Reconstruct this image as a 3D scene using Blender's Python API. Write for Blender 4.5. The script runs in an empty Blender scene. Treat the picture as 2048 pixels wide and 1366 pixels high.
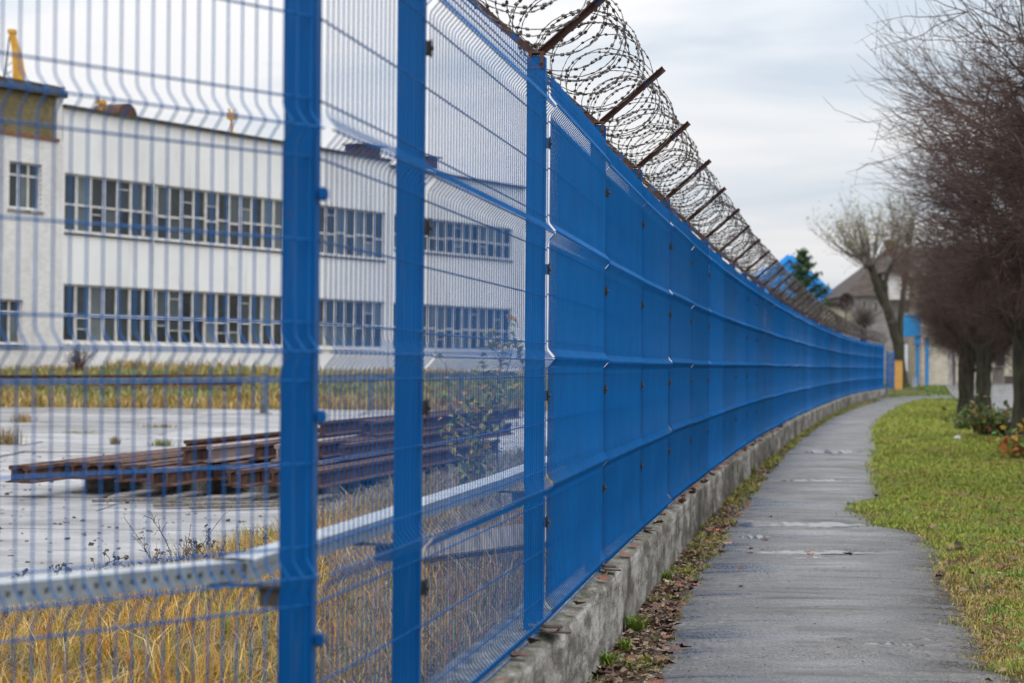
import bpy, math, random
import numpy as np
from mathutils import Vector, Matrix

random.seed(7)
RNG = np.random.default_rng(7)
SC = bpy.context.scene
COL = SC.collection
R = math.radians
EYE = 1.40

# ------------------------------------------------------------------ camera
F_PX = 4400.0                       # focal length in pixels of the 2048 px wide photograph
PITCH = math.atan(47 / F_PX)
ROLL = 0.009
cam_d = bpy.data.cameras.new('camera')
cam_d.sensor_width = 36.0
cam_d.lens = 36.0 * F_PX / 2048
cam_d.clip_start = 0.05
cam_d.clip_end = 3000
cam_d.dof.use_dof = True
cam_d.dof.focus_distance = 11.4
cam_d.dof.aperture_fstop = 3.9
cam_d.dof.aperture_blades = 8
cam = bpy.data.objects.new('camera', cam_d)
COL.objects.link(cam)
CAM_M = Matrix.Rotation(R(90) + PITCH, 4, 'X') @ Matrix.Rotation(ROLL, 4, 'Z')
cam.matrix_world = Matrix.Translation((0, 0, EYE)) @ CAM_M
SC.camera = cam

# ------------------------------------------------------------------ world, sun, exposure
SUN_EL, SUN_AZ = 64.0, 176.0        # azimuth measured from +Y clockwise (behind the camera)
W = bpy.data.worlds.new('World')
SC.world = W
W.use_nodes = True
wt = W.node_tree
wt.nodes.clear()
def wn(t, **k):
    n = wt.nodes.new(t)
    for a, b in k.items(): setattr(n, a, b)
    return n
w_out = wn('ShaderNodeOutputWorld')
w_bg = wn('ShaderNodeBackground')
w_bg.inputs['Strength'].default_value = 0.1
w_sky = wn('ShaderNodeTexSky', sky_type='NISHITA', sun_disc=False)
w_sky.sun_elevation = R(SUN_EL)
w_sky.sun_rotation = R(SUN_AZ)
w_sky.air_density = 1.0
w_sky.dust_density = 2.0
w_tc = wn('ShaderNodeTexCoord')
w_map = wn('ShaderNodeMapping')
w_map.inputs['Scale'].default_value = (3.0, 3.0, 17.0)
w_map.inputs['Location'].default_value = (0.35, 0.2, 0.55)
w_no = wn('ShaderNodeTexNoise')
w_no.inputs['Scale'].default_value = 1.5
w_no.inputs['Detail'].default_value = 5
w_no.inputs['Roughness'].default_value = 0.5
w_no.inputs['Distortion'].default_value = 0.4
w_rp = wn('ShaderNodeValToRGB')
e = w_rp.color_ramp.elements
e[0].position, e[0].color = 0.38, (5.5, 6.15, 6.9, 1)
e[1].position, e[1].color = 0.62, (8.0, 7.95, 8.05, 1)
e2 = w_rp.color_ramp.elements.new(0.5); e2.color = (6.8, 7.15, 7.6, 1)
w_mx = wn('ShaderNodeMix', data_type='RGBA')
w_mx.inputs[0].default_value = 0.93
L = wt.links.new
L(w_tc.outputs['Generated'], w_map.inputs['Vector'])
L(w_map.outputs[0], w_no.inputs['Vector'])
L(w_no.outputs['Fac'], w_rp.inputs[0])
L(w_sky.outputs[0], w_mx.inputs[6])
w_sep = wn('ShaderNodeSeparateXYZ')
L(w_tc.outputs['Generated'], w_sep.inputs[0])
w_cl = wn('ShaderNodeClamp')
L(w_sep.outputs[2], w_cl.inputs['Value'])
w_ma = wn('ShaderNodeMath', operation='MULTIPLY_ADD')      # standard overcast sky: brighter towards the zenith
w_ma.inputs[1].default_value = 2.0
w_ma.inputs[2].default_value = 1.0
L(w_cl.outputs[0], w_ma.inputs[0])
w_vm = wn('ShaderNodeVectorMath', operation='SCALE')
L(w_rp.outputs[0], w_vm.inputs[0])
L(w_ma.outputs[0], w_vm.inputs['Scale'])
L(w_vm.outputs[0], w_mx.inputs[7])
L(w_mx.outputs[2], w_bg.inputs['Color'])
L(w_bg.outputs[0], w_out.inputs['Surface'])

sun_d = bpy.data.lights.new('sun', 'SUN')
sun_d.energy = 1.5
sun_d.angle = R(40)
sun_d.color = (1.0, 0.97, 0.93)
sun = bpy.data.objects.new('sun', sun_d)
COL.objects.link(sun)
_az, _el = R(SUN_AZ), R(SUN_EL)
_sd = Vector((math.sin(_az) * math.cos(_el), math.cos(_az) * math.cos(_el), math.sin(_el)))
sun.rotation_euler = _sd.to_track_quat('Z', 'Y').to_euler()
SC.view_settings.view_transform = 'Standard'
SC.view_settings.look = 'None'
SC.view_settings.exposure = 0.0
SC.view_settings.gamma = 1.0
SC.view_settings.use_curve_mapping = False
SC.cycles.max_bounces = 6
SC.cycles.diffuse_bounces = 3
SC.cycles.transparent_max_bounces = 8
SC.cycles.use_denoising = True
SC.cycles.caustics_reflective = False
SC.cycles.caustics_refractive = False

# ------------------------------------------------------------------ helpers
def at(px, py, depth):
    """world point seen at photo pixel (px, py) at distance depth along the view"""
    d = CAM_M.to_3x3() @ Vector(((px - 1024) / F_PX, -(py - 683) / F_PX, -1.0))
    d *= depth / d.y
    return Vector((0, 0, EYE)) + d

def gpt(px, py, z=0.0):
    d = CAM_M.to_3x3() @ Vector(((px - 1024) / F_PX, -(py - 683) / F_PX, -1.0))
    t = (z - EYE) / d.z
    return Vector((0, 0, EYE)) + d * t

def tag(o, label=None, cat=None, group=None, kind=None):
    if label: o['label'] = label
    if cat: o['category'] = cat
    if group: o['group'] = group
    if kind: o['kind'] = kind
    return o

def empty(name, loc=(0, 0, 0), rz=0.0, parent=None):
    o = bpy.data.objects.new(name, None)
    o.empty_display_size = 0.2
    COL.objects.link(o)
    o.location = loc
    o.rotation_euler = (0, 0, rz)
    if parent: o.parent = parent
    return o

def link(name, me, parent=None, loc=None, rot=None):
    o = bpy.data.objects.new(name, me)
    COL.objects.link(o)
    if parent: o.parent = parent
    if loc is not None: o.location = loc
    if rot is not None: o.rotation_euler = rot
    return o

def np_mesh(name, V, quads=None, tris=None, mat=None, smooth=False, col=None):
    V = np.asarray(V, dtype=np.float32).reshape(-1, 3)
    me = bpy.data.meshes.new(name)
    q = np.zeros((0, 4), np.int32) if quads is None else np.asarray(quads, np.int32).reshape(-1, 4)
    t = np.zeros((0, 3), np.int32) if tris is None else np.asarray(tris, np.int32).reshape(-1, 3)
    me.vertices.add(len(V))
    me.vertices.foreach_set('co', V.ravel())
    nl = q.size + t.size
    me.loops.add(nl)
    me.loops.foreach_set('vertex_index', np.concatenate([q.ravel(), t.ravel()]))
    me.polygons.add(len(q) + len(t))
    starts = np.concatenate([np.arange(len(q)) * 4, q.size + np.arange(len(t)) * 3]).astype(np.int32)
    tot = np.concatenate([np.full(len(q), 4), np.full(len(t), 3)]).astype(np.int32)
    me.polygons.foreach_set('loop_start', starts)
    me.polygons.foreach_set('loop_total', tot)
    if smooth:
        me.polygons.foreach_set('use_smooth', np.ones(len(q) + len(t), dtype=bool))
    me.update(calc_edges=True)
    if col is not None:
        a = me.color_attributes.new('tint', 'FLOAT_COLOR', 'POINT')
        c = np.ones((len(V), 4), np.float32)
        c[:, :3] = col
        a.data.foreach_set('color', c.ravel())
    if mat: me.materials.append(mat)
    return me

class MB:
    """collects boxes, prisms and tubes for one mesh"""
    def __init__(s):
        s.v, s.f = [], []
    def add(s, vs, fs):
        n = len(s.v)
        s.v += [tuple(p) for p in vs]
        s.f += [tuple(i + n for i in f) for f in fs]
        return s
    def box(s, x0, x1, y0, y1, z0, z1, M=None):
        vs = [Vector((x, y, z)) for z in (z0, z1) for y in (y0, y1) for x in (x0, x1)]
        if M is not None: vs = [M @ v for v in vs]
        return s.add(vs, [(0, 2, 3, 1), (4, 5, 7, 6), (0, 1, 5, 4), (2, 6, 7, 3), (0, 4, 6, 2), (1, 3, 7, 5)])
    def bar(s, a, b, w, h, up=(0, 0, 1)):
        a, b = Vector(a), Vector(b)
        t = (b - a).normalized()
        u = t.cross(Vector(up))
        if u.length < 1e-5: u = t.cross(Vector((1, 0, 0)))
        u.normalize()
        n = u.cross(t)
        vs = []
        for p in (a, b):
            for i, j in ((-1, -1), (1, -1), (1, 1), (-1, 1)):
                vs.append(p + u * (i * w / 2) + n * (j * h / 2))
        return s.add(vs, [(3, 2, 1, 0), (4, 5, 6, 7), (0, 1, 5, 4), (1, 2, 6, 5), (2, 3, 7, 6), (3, 0, 4, 7)])
    def prism(s, poly, p0, p1, ax, ay):
        """polygon (2-D, in axes ax, ay) extruded from p0 to p1"""
        p0, p1, ax, ay = map(Vector, (p0, p1, ax, ay))
        n = len(poly)
        vs = [p0 + ax * a + ay * b for a, b in poly] + [p1 + ax * a + ay * b for a, b in poly]
        fs = [tuple(range(n))[::-1], tuple(range(n, 2 * n))]
        fs += [(i, (i + 1) % n, n + (i + 1) % n, n + i) for i in range(n)]
        return s.add(vs, fs)
    def cyl(s, a, b, r0, r1=None, n=10, cap=True):
        r1 = r0 if r1 is None else r1
        a, b = Vector(a), Vector(b)
        t = (b - a).normalized()
        u = t.orthogonal().normalized()
        w = t.cross(u)
        vs = []
        for p, r in ((a, r0), (b, r1)):
            for k in range(n):
                q = 2 * math.pi * k / n
                vs.append(p + (u * math.cos(q) + w * math.sin(q)) * r)
        fs = [(k, (k + 1) % n, n + (k + 1) % n, n + k) for k in range(n)]
        if cap: fs += [tuple(range(n))[::-1], tuple(range(n, 2 * n))]
        return s.add(vs, fs)
    def mesh(s, name, mat, bevel=0.0, smooth=False):
        me = bpy.data.meshes.new(name)
        me.from_pydata(s.v, [], s.f)
        me.update()
        if bevel > 0:
            import bmesh
            bm = bmesh.new(); bm.from_mesh(me)
            bmesh.ops.bevel(bm, geom=list(bm.edges), offset=bevel, segments=2, affect='EDGES', clamp_overlap=True)
            bm.to_mesh(me); bm.free()
        if smooth:
            for p in me.polygons: p.use_smooth = True
        me.materials.append(mat)
        return me
    def build(s, name, mat, parent=None, loc=None, rot=None, bevel=0.0, smooth=False):
        return link(name, s.mesh(name, mat, bevel, smooth), parent, loc, rot)

def tubes(P, Rad, sides=4):
    """P (N, n, 3) polylines, Rad (N, n) radii -> vertices, quads"""
    P = np.asarray(P, float); Rad = np.asarray(Rad, float)
    N, n, _ = P.shape
    T = np.gradient(P, axis=1)
    T /= np.linalg.norm(T, axis=2, keepdims=True) + 1e-9
    ref = np.zeros_like(T); ref[..., 2] = 1.0
    mean = np.abs(T[..., 2]).mean(axis=1) > 0.75
    ref[mean] = (0.37, 0.93, 0.0)
    U = np.cross(T, ref); U /= np.linalg.norm(U, axis=2, keepdims=True) + 1e-9
    B = np.cross(T, U)
    a = np.arange(sides) * 2 * np.pi / sides
    V = P[:, :, None, :] + Rad[:, :, None, None] * (U[:, :, None, :] * np.cos(a)[None, None, :, None] + B[:, :, None, :] * np.sin(a)[None, None, :, None])
    idx = np.arange(N * n * sides).reshape(N, n, sides)
    nx = np.roll(idx, -1, axis=2)
    Q = np.stack([idx[:, :-1], nx[:, :-1], nx[:, 1:], idx[:, 1:]], axis=-1).reshape(-1, 4)
    return V.reshape(-1, 3), Q

def merge(parts):
    Vs, Qs, k = [], [], 0
    for V, Q in parts:
        Vs.append(V); Qs.append(Q + k); k += len(V)
    return np.concatenate(Vs), np.concatenate(Qs)

def vnoise(x, y, s=1.0, seed=0.0):
    x = np.asarray(x) * s + seed * 3.1; y = np.asarray(y) * s - seed * 1.7
    return (np.sin(x * 1.7 + 1.3 * np.sin(y * 1.1)) + np.sin(y * 2.3 + 1.7 * np.sin(x * .9 + 2)) + np.sin((x + y) * 3.1 + 2 * np.sin(x * 1.3 - y)) * .6) / 2.6

# ------------------------------------------------------------------ materials
def srgb(r, g, b):
    f = lambda c: (c / 255) / 12.92 if c / 255 <= 0.04045 else (((c / 255) + 0.055) / 1.055) ** 2.4
    return (f(r), f(g), f(b), 1)

class Mat:
    def __init__(s, name, rough=0.6, color=(.5, .5, .5), metal=0.0, spec=0.5):
        s.m = bpy.data.materials.new(name)
        s.m.use_nodes = True
        s.t = s.m.node_tree
        s.b = s.t.nodes['Principled BSDF']
        s.b.inputs['Roughness'].default_value = rough
        s.b.inputs['Metallic'].default_value = metal
        s.b.inputs['Specular IOR Level'].default_value = spec
        s.b.inputs['Base Color'].default_value = (*color[:3], 1)
        s.tc = s.n('ShaderNodeTexCoord')
    def n(s, t, **k):
        x = s.t.nodes.new(t)
        for a, b in k.items(): setattr(x, a, b)
        return x
    def l(s, a, b): s.t.links.new(a, b)
    def noise(s, scale, detail=4, rough=.55, stretch=(1, 1, 1), dist=0.0, coord='Object'):
        mp = s.n('ShaderNodeMapping'); mp.inputs['Scale'].default_value = stretch
        s.l(s.tc.outputs[coord], mp.inputs['Vector'])
        x = s.n('ShaderNodeTexNoise')
        x.inputs['Scale'].default_value = scale; x.inputs['Detail'].default_value = detail
        x.inputs['Roughness'].default_value = rough; x.inputs['Distortion'].default_value = dist
        s.l(mp.outputs[0], x.inputs['Vector'])
        return x.outputs['Fac']
    def ramp(s, fac, stops):
        x = s.n('ShaderNodeValToRGB')
        el = x.color_ramp.elements
        while len(el) < len(stops): el.new(0.5)
        for e, (p, c) in zip(el, stops):
            e.position = p
            e.color = (c, c, c, 1) if isinstance(c, (int, float)) else (*c[:3], 1)
        s.l(fac, x.inputs[0])
        return x.outputs[0]
    def mix(s, fac, a, b, mode='MIX'):
        x = s.n('ShaderNodeMix', data_type='RGBA', blend_type=mode)
        for i, v in ((0, fac), (6, a), (7, b)):
            if isinstance(v, (int, float)): x.inputs[i].default_value = v
            elif isinstance(v, (tuple, list)): x.inputs[i].default_value = (*v[:3], 1)
            else: s.l(v, x.inputs[i])
        return x.outputs[2]
    def color(s, c): s.l(c, s.b.inputs['Base Color']); return s
    def rough(s, c): s.l(c, s.b.inputs['Roughness']); return s
    def bump(s, fac, strength=.3, dist=.01):
        x = s.n('ShaderNodeBump'); x.inputs['Strength'].default_value = strength; x.inputs['Distance'].default_value = dist
        s.l(fac, x.inputs['Height']); s.l(x.outputs[0], s.b.inputs['Normal']); return s
    def attr(s, name='tint'):
        x = s.n('ShaderNodeAttribute', attribute_name=name); return x.outputs['Color']

def simple(name, c0, c1, scale=6, rough=.7, metal=0.0, bump=0.0, bdist=.01, detail=5, stretch=(1, 1, 1), spec=.5, lo=.35, hi=.65):
    m = Mat(name, rough, metal=metal, spec=spec)
    f = m.noise(scale, detail, stretch=stretch)
    m.color(m.ramp(f, [(lo, c0), (hi, c1)]))
    if bump: m.bump(f, bump, bdist)
    return m.m

def tinted(name, rough=.7, spec=.3, trans=0.0):
    m = Mat(name, rough, spec=spec)
    m.color(m.attr())
    if trans:
        t = m.n('ShaderNodeBsdfTranslucent'); m.l(m.attr(), t.inputs['Color'])
        x = m.n('ShaderNodeMixShader'); x.inputs[0].default_value = trans
        m.l(m.b.outputs[0], x.inputs[1]); m.l(t.outputs[0], x.inputs[2])
        m.l(x.outputs[0], m.t.nodes['Material Output'].inputs['Surface'])
    return m.m

# blue powder coat with dust and a few rust blooms
def make_blue(name, c_lo, c_hi, rust=True, rough=.38):
    m = Mat(name, rough, spec=.18)
    f = m.noise(2.2, 4, coord='Object')
    c = m.ramp(f, [(.3, c_lo), (.7, c_hi)])
    if rust:
        r = m.noise(26, 5, .65)
        k = m.ramp(r, [(.69, 0.0), (.73, 1.0)])
        c = m.mix(k, c, (.10, .045, .025))
        s_ = m.noise(7, 5, .6, stretch=(6, 6, .5))
        c = m.mix(m.ramp(s_, [(.55, 0.0), (.8, .25)]), c, (.16, .17, .18))
        v_ = m.noise(11, 5, .6, stretch=(7, 7, .22))
        c = m.mix(m.ramp(v_, [(.60, 0.0), (.72, .5)]), c, (.035, .038, .075))
    o = m.n('ShaderNodeObjectInfo')
    c = m.mix(1.0, c, m.ramp(o.outputs['Random'], [(0, .80), (1, 1.12)]), 'MULTIPLY')
    d = m.noise(3.5, 6, .7, stretch=(1, 1, .35))
    c = m.mix(m.ramp(d, [(.52, 0.0), (.78, .30)]), c, (.03, .075, .16))
    m.color(c)
    return m.m
M_BLUE = make_blue('blue_coated_steel', (.0002, .080, .27), (.0006, .100, .34))
M_BLUEWIRE = make_blue('blue_coated_wire', (.0002, .088, .30), (.0006, .118, .39), rust=False, rough=.26)
M_BLUEWIRE.node_tree.nodes['Principled BSDF'].inputs['Specular IOR Level'].default_value = .55
M_BLUEWIRE.node_tree.nodes['Principled BSDF'].inputs['Specular Tint'].default_value = (.30, .68, 1.0, 1)
M_RUSTBLUE = (lambda m: (m.color(m.mix(m.ramp(m.noise(9, 5, .6), [(.58, 0.0), (.66, 1.0)]), m.ramp(m.noise(30, 5), [(.3, (.035, .016, .012)), (.7, (.11, .048, .032))]), (.010, .085, .24))), m.bump(m.noise(60, 4), .3, .003), m.m)[-1])(Mat('rusty_arm_steel', .75))
M_RUST = simple('rusted_steel', (.036, .016, .011), (.125, .058, .038), 8, .85, bump=.4, bdist=.004)
M_RUSTPALE = simple('worn_rail_steel', (.20, .13, .12), (.42, .36, .36), 5, .45, metal=.3, stretch=(1, .2, 1))
M_CLAMP = simple('dark_clamp_plastic', (.012, .014, .018), (.03, .034, .042), 20, .45)
M_BOLT = simple('zinc_bolt', (.30, .36, .44), (.45, .52, .60), 30, .35, metal=.6)
M_RAZOR = simple('weathered_razor_wire', (.045, .036, .033), (.15, .13, .12), 7, .5, metal=.35)
M_GALV = simple('galvanised_steel', (.33, .36, .40), (.52, .56, .60), 14, .38, metal=.55, bump=.05, bdist=.002)
M_CONC = None
def make_concrete():
    m = Mat('weathered_concrete', .88, spec=.25)
    big = m.noise(1.6, 6, .65, stretch=(1, .4, 1))
    mid = m.noise(7, 6, .7, stretch=(1, .28, 1))
    fine = m.noise(50, 6, .75, stretch=(1, .3, 1))
    base = m.ramp(big, [(.36, (.07, .060, .048)), (.50, (.25, .23, .20)), (.62, (.50, .475, .435))])
    base = m.mix(m.ramp(mid, [(.45, 0.0), (.56, .75)]), base, (.085, .075, .06))
    drip = m.noise(6, 6, .72, stretch=(1, .45, .16), dist=.6)
    base = m.mix(m.ramp(drip, [(.56, 0.0), (.68, .75)]), base, (.055, .047, .038))
    pale = m.noise(9, 5, .7, stretch=(1, .3, .5))
    base = m.mix(m.ramp(pale, [(.58, 0.0), (.68, .55)]), base, (.52, .50, .47))
    base = m.mix(m.ramp(fine, [(.30, .7), (.44, 0.0)]), base, (.03, .026, .02))
    form = m.n('ShaderNodeTexWave', wave_type='BANDS', bands_direction='Z')
    form.inputs['Scale'].default_value = 1.1; form.inputs['Distortion'].default_value = 1.2; form.inputs['Detail'].default_value = 3
    m.l(m.tc.outputs['Object'], form.inputs['Vector'])
    base = m.mix(m.ramp(form.outputs['Fac'], [(.0, .25), (.04, 0.0)]), base, (.05, .042, .035))
    g = m.n('ShaderNodeNewGeometry')
    sx = m.n('ShaderNodeSeparateXYZ'); m.l(g.outputs['Normal'], sx.inputs[0])
    top = m.ramp(m.noise(14, 6, .75, stretch=(1, .35, 1)), [(.36, (.045, .042, .024)), (.48, (.13, .125, .095)), (.60, (.24, .23, .20)), (.70, (.40, .39, .36))])
    base = m.mix(m.ramp(sx.outputs[2], [(.55, 0.0), (.85, .9)]), base, top)
    m.color(base)
    m.bump(m.mix(.5, fine, mid), .9, .03)
    return m.m
M_CONC = make_concrete()

def make_asphalt(name, c0, c1, dry=.55, wet=.10, lo=.42, hi=.60, ystretch=2.4):
    m = Mat(name, .5, spec=.5)
    grain = m.noise(60, 4, .75, stretch=(1, .3, 1))
    grit = m.noise(85, 2, .6, stretch=(1, .35, 1))
    blot = m.noise(1.5, 6, .66, stretch=(1, .6, 1))
    c = m.ramp(grain, [(.34, c0), (.62, c1)])
    c = m.mix(m.ramp(grit, [(.57, 0.0), (.68, .60)]), c, tuple(min(1, x * 2.2) for x in c1))
    c = m.mix(m.ramp(grit, [(.34, .9), (.43, 0.0)]), c, tuple(x * .2 for x in c0))
    c = m.mix(m.ramp(blot, [(.40, 0.0), (.62, .60)]), c, tuple(x * .45 for x in c0))
    band = m.noise(1.0, 6, .65, stretch=(.5, ystretch, 1), dist=.4)
    c = m.mix(m.ramp(band, [(lo, .55), (hi, 0.0)]), c, tuple(x * .5 for x in c0))      # damp asphalt is darker
    edge = m.noise(.9, 6, .68, stretch=(.35, ystretch * 1.6, 1))
    c = m.mix(m.ramp(edge, [(.56, 0.0), (.64, .85)]), c, (.030, .022, .016))
    vo = m.n('ShaderNodeTexVoronoi', feature='DISTANCE_TO_EDGE')
    mp = m.n('ShaderNodeMapping'); mp.inputs['Scale'].default_value = (.55, 1.1, 1)
    wob = m.n('ShaderNodeVectorMath', operation='ADD')
    nz = m.n('ShaderNodeTexNoise'); nz.inputs['Scale'].default_value = 3; nz.inputs['Detail'].default_value = 5
    m.l(m.tc.outputs['Object'], nz.inputs['Vector'])
    sc = m.n('ShaderNodeVectorMath', operation='SCALE'); sc.inputs['Scale'].default_value = .5
    m.l(nz.outputs['Color'], sc.inputs[0]); m.l(m.tc.outputs['Object'], wob.inputs[0]); m.l(sc.outputs[0], wob.inputs[1])
    m.l(wob.outputs[0], mp.inputs['Vector']); m.l(mp.outputs[0], vo.inputs['Vector'])
    c = m.mix(m.ramp(vo.outputs['Distance'], [(.006, .9), (.016, 0.0)]), c, (.014, .011, .009))
    m.color(c)
    m.rough(m.mix(m.ramp(grain, [(.4, 0.0), (.7, .45)]), m.ramp(band, [(lo, wet), (hi, dry)]), (.8, .8, .8)))
    m.bump(grain, .40, .005)
    return m.m
M_PATH = make_asphalt('damp_asphalt', (.060, .055, .052), (.165, .155, .148), (.58), .13, .41, .60)
M_ROAD = make_asphalt('wet_road', (.07, .07, .075), (.13, .13, .135), .35, .10, ystretch=.5)
def make_slab():
    m = Mat('pale_concrete_slab', .55, spec=.5)
    f = m.noise(.55, 6, .62, coord='Generated', stretch=(5, 5, 1))
    w = m.noise(1.2, 5, .6)
    c = m.ramp(w, [(.36, (.18, .175, .178)), (.62, (.42, .41, .42))])
    c = m.mix(m.ramp(m.noise(55, 4, .7, stretch=(1, .4, 1)), [(.4, 0.0), (.66, .5)]), c, (.15, .14, .13))
    o = m.n('ShaderNodeObjectInfo')
    c = m.mix(1.0, c, m.ramp(o.outputs['Random'], [(0, .72), (1, 1.15)]), 'MULTIPLY')
    c = m.mix(m.ramp(m.noise(.5, 6, .7, coord='Object', stretch=(.6, 1.6, 1)), [(.50, 0.0), (.66, .55)]), c, (.11, .10, .095))
    m.color(c)
    m.rough(m.ramp(m.noise(.7, 4, .6, stretch=(.4, 1.6, 1)), [(.38, .22), (.6, .65)]))
    m.bump(m.noise(70, 4, .7), .3, .004)
    return m.m
M_SLAB = make_slab()
def make_ground():
    m = Mat('soil_and_turf', .95, spec=.1)
    a = m.attr('tint')
    f = m.noise(14, 6, .7)
    g = m.noise(.8, 5, .6)
    c = m.mix(m.ramp(f, [(.3, 0.0), (.75, .75)]), a, (.035, .028, .018))
    m.color(m.mix(m.ramp(g, [(.4, 0.0), (.7, .35)]), c, (.10, .075, .035)))
    m.bump(f, .8, .03)
    return m.m
M_GROUND = make_ground()
M_GRASS = tinted('grass_blades', .65, .25, .25)
M_LEAF = tinted('leaf_tint', .6, .3, .2)
M_BARK = simple('dark_mossy_bark', (.018, .014, .010), (.055, .052, .028), 9, .9, bump=.8, bdist=.03, stretch=(1, 1, .3))
M_TWIG = simple('brown_twig', (.058, .035, .028), (.145, .092, .075), 3, .8)
M_TWIGPALE = simple('grey_twig', (.15, .125, .11), (.27, .235, .21), 3, .8)
M_WALLW = None
def make_whitewall(name, brick):
    m = Mat(name, .8, spec=.25)
    big = m.noise(.35, 6, .6, stretch=(1, 1, .5))
    c = m.ramp(big, [(.3, (.75, .74, .735)), (.6, (.89, .88, .87))])
    st = m.noise(1.6, 6, .62, stretch=(1, 1, .12))
    c = m.mix(m.ramp(st, [(.57, 0.0), (.76, .55)]), c, (.46, .42, .37))
    pt = m.noise(.8, 6, .7)
    c = m.mix(m.ramp(pt, [(.60, 0.0), (.66, .35)]), c, (.50, .46, .42))
    if brick:
        b = m.n('ShaderNodeTexBrick')
        b.inputs['Scale'].default_value = 1.0
        b.inputs['Brick Width'].default_value = .26; b.inputs['Row Height'].default_value = .085
        b.inputs['Mortar Size'].default_value = .010
        b.inputs['Color1'].default_value = (1, 1, 1, 1); b.inputs['Color2'].default_value = (.86, .84, .82, 1); b.inputs['Mortar'].default_value = (.60, .58, .56, 1)
        mp = m.n('ShaderNodeMapping'); mp.inputs['Rotation'].default_value = (R(90), 0, 0)
        m.l(m.tc.outputs['Object'], mp.inputs[0]); m.l(mp.outputs[0], b.inputs['Vector'])
        c = m.mix(.9, c, b.outputs[0], 'MULTIPLY')
        p = m.noise(.55, 5, .7)
        c = m.mix(m.ramp(p, [(.62, 0.0), (.70, .7)]), c, (.40, .22, .15))
        m.bump(b.outputs['Fac'], -.4, .02)
    m.color(c)
    return m.m
M_WALLW = make_whitewall('white_painted_wall', False)
M_BRICKW = make_whitewall('white_painted_brick', True)
def make_brick(name, c1, c2, mortar, w=.26, h=.085):
    m = Mat(name, .85, spec=.2)
    b = m.n('ShaderNodeTexBrick')
    b.inputs['Scale'].default_value = 1.0
    b.inputs['Brick Width'].default_value = w; b.inputs['Row Height'].default_value = h; b.inputs['Mortar Size'].default_value = .01
    b.inputs['Color1'].default_value = (*c1, 1); b.inputs['Color2'].default_value = (*c2, 1); b.inputs['Mortar'].default_value = (*mortar, 1)
    mp = m.n('ShaderNodeMapping'); mp.inputs['Rotation'].default_value = (R(90), 0, 0)
    m.l(m.tc.outputs['Object'], mp.inputs[0]); m.l(mp.outputs[0], b.inputs['Vector'])
    m.color(m.mix(m.ramp(m.noise(1.2, 5, .65), [(.45, 0.0), (.72, .7)]), b.outputs[0], (.06, .05, .035)))
    return m.m
M_YBRICK = make_brick('stained_yellow_brick', (.26, .21, .10), (.20, .16, .075), (.15, .13, .09))
def make_glass():
    m = Mat('dusty_window_glass', .15, spec=.28)
    o = m.n('ShaderNodeObjectInfo')
    c = m.ramp(o.outputs['Random'], [(0.0, (.012, .014, .016)), (.55, (.035, .042, .045)), (.8, (.09, .11, .115)), (1.0, (.16, .19, .20))])
    c = m.mix(m.ramp(m.noise(1.4, 4, .6), [(.4, 0.0), (.7, .5)]), c, (.07, .075, .075))
    m.color(c)
    return m.m
M_GLASS = make_glass()
M_FRAME = simple('flaking_white_window_paint', (.50, .48, .47), (.72, .70, .69), 4, .7)
M_DARKTRIM = simple('dark_roof_edge', (.03, .026, .022), (.09, .075, .06), 3, .85)
M_YELLOW = simple('crane_yellow_paint', (.55, .27, .015), (.68, .36, .03), 2, .5)
M_TIMBER = simple('old_grey_timber', (.09, .078, .066), (.24, .215, .19), 5, .9, bump=.5, bdist=.01, stretch=(8, .6, 8))
M_DARKMETAL = simple('dull_grey_metal', (.07, .075, .075), (.16, .165, .16), 6, .6, metal=.2)

# ------------------------------------------------------------------ layout curves
P1 = np.array([-.474, 4.95]); P2 = np.array([-.285, 6.12]); P3 = np.array([.077, 8.71])
P0 = P1 + np.array([-.60, -.80]) * 2.5
_Z = np.array([8.71, 11.18, 13.65, 16.1, 18.6, 21.07, 23.5, 26, 28.4, 30.9, 33.3, 35.7, 51, 68, 85, 110])
_X = np.array([.077, .457, .825, 1.178, 1.52, 1.872, 2.22, 2.59, 2.96, 3.36, 3.77, 4.18, 6.85, 9.85, 13.1, 18.6])
_pf = np.polyfit(_Z, _X, 4)
def fence_x(z):
    z = np.asarray(z, float)
    a = np.polyval(_pf, np.clip(z, 8.71, 112))
    b = np.interp(z, [P0[1], P1[1], P2[1], 8.71], [P0[0], P1[0], P2[0], float(np.polyval(_pf, 8.71))])
    return np.where(z < 8.71, b, a) - .036 * np.clip((z - 6.2) / 2.5, 0, 1) * np.clip((40 - z) / 30, 0, 1)
POSTS = [P1, P2, np.array([float(fence_x(8.71)), 8.71])]
z = 8.71
while True:
    z0 = z
    for _ in range(6):
        dx = float(fence_x(z) - fence_x(z0)) if z > z0 else 0.36
        z = z0 + math.sqrt(max(2.5 ** 2 - dx ** 2, 4.0))
    if z > 110.8: break
    POSTS.append(np.array([float(fence_x(z)), z]))
NPOST = len(POSTS)

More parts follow.
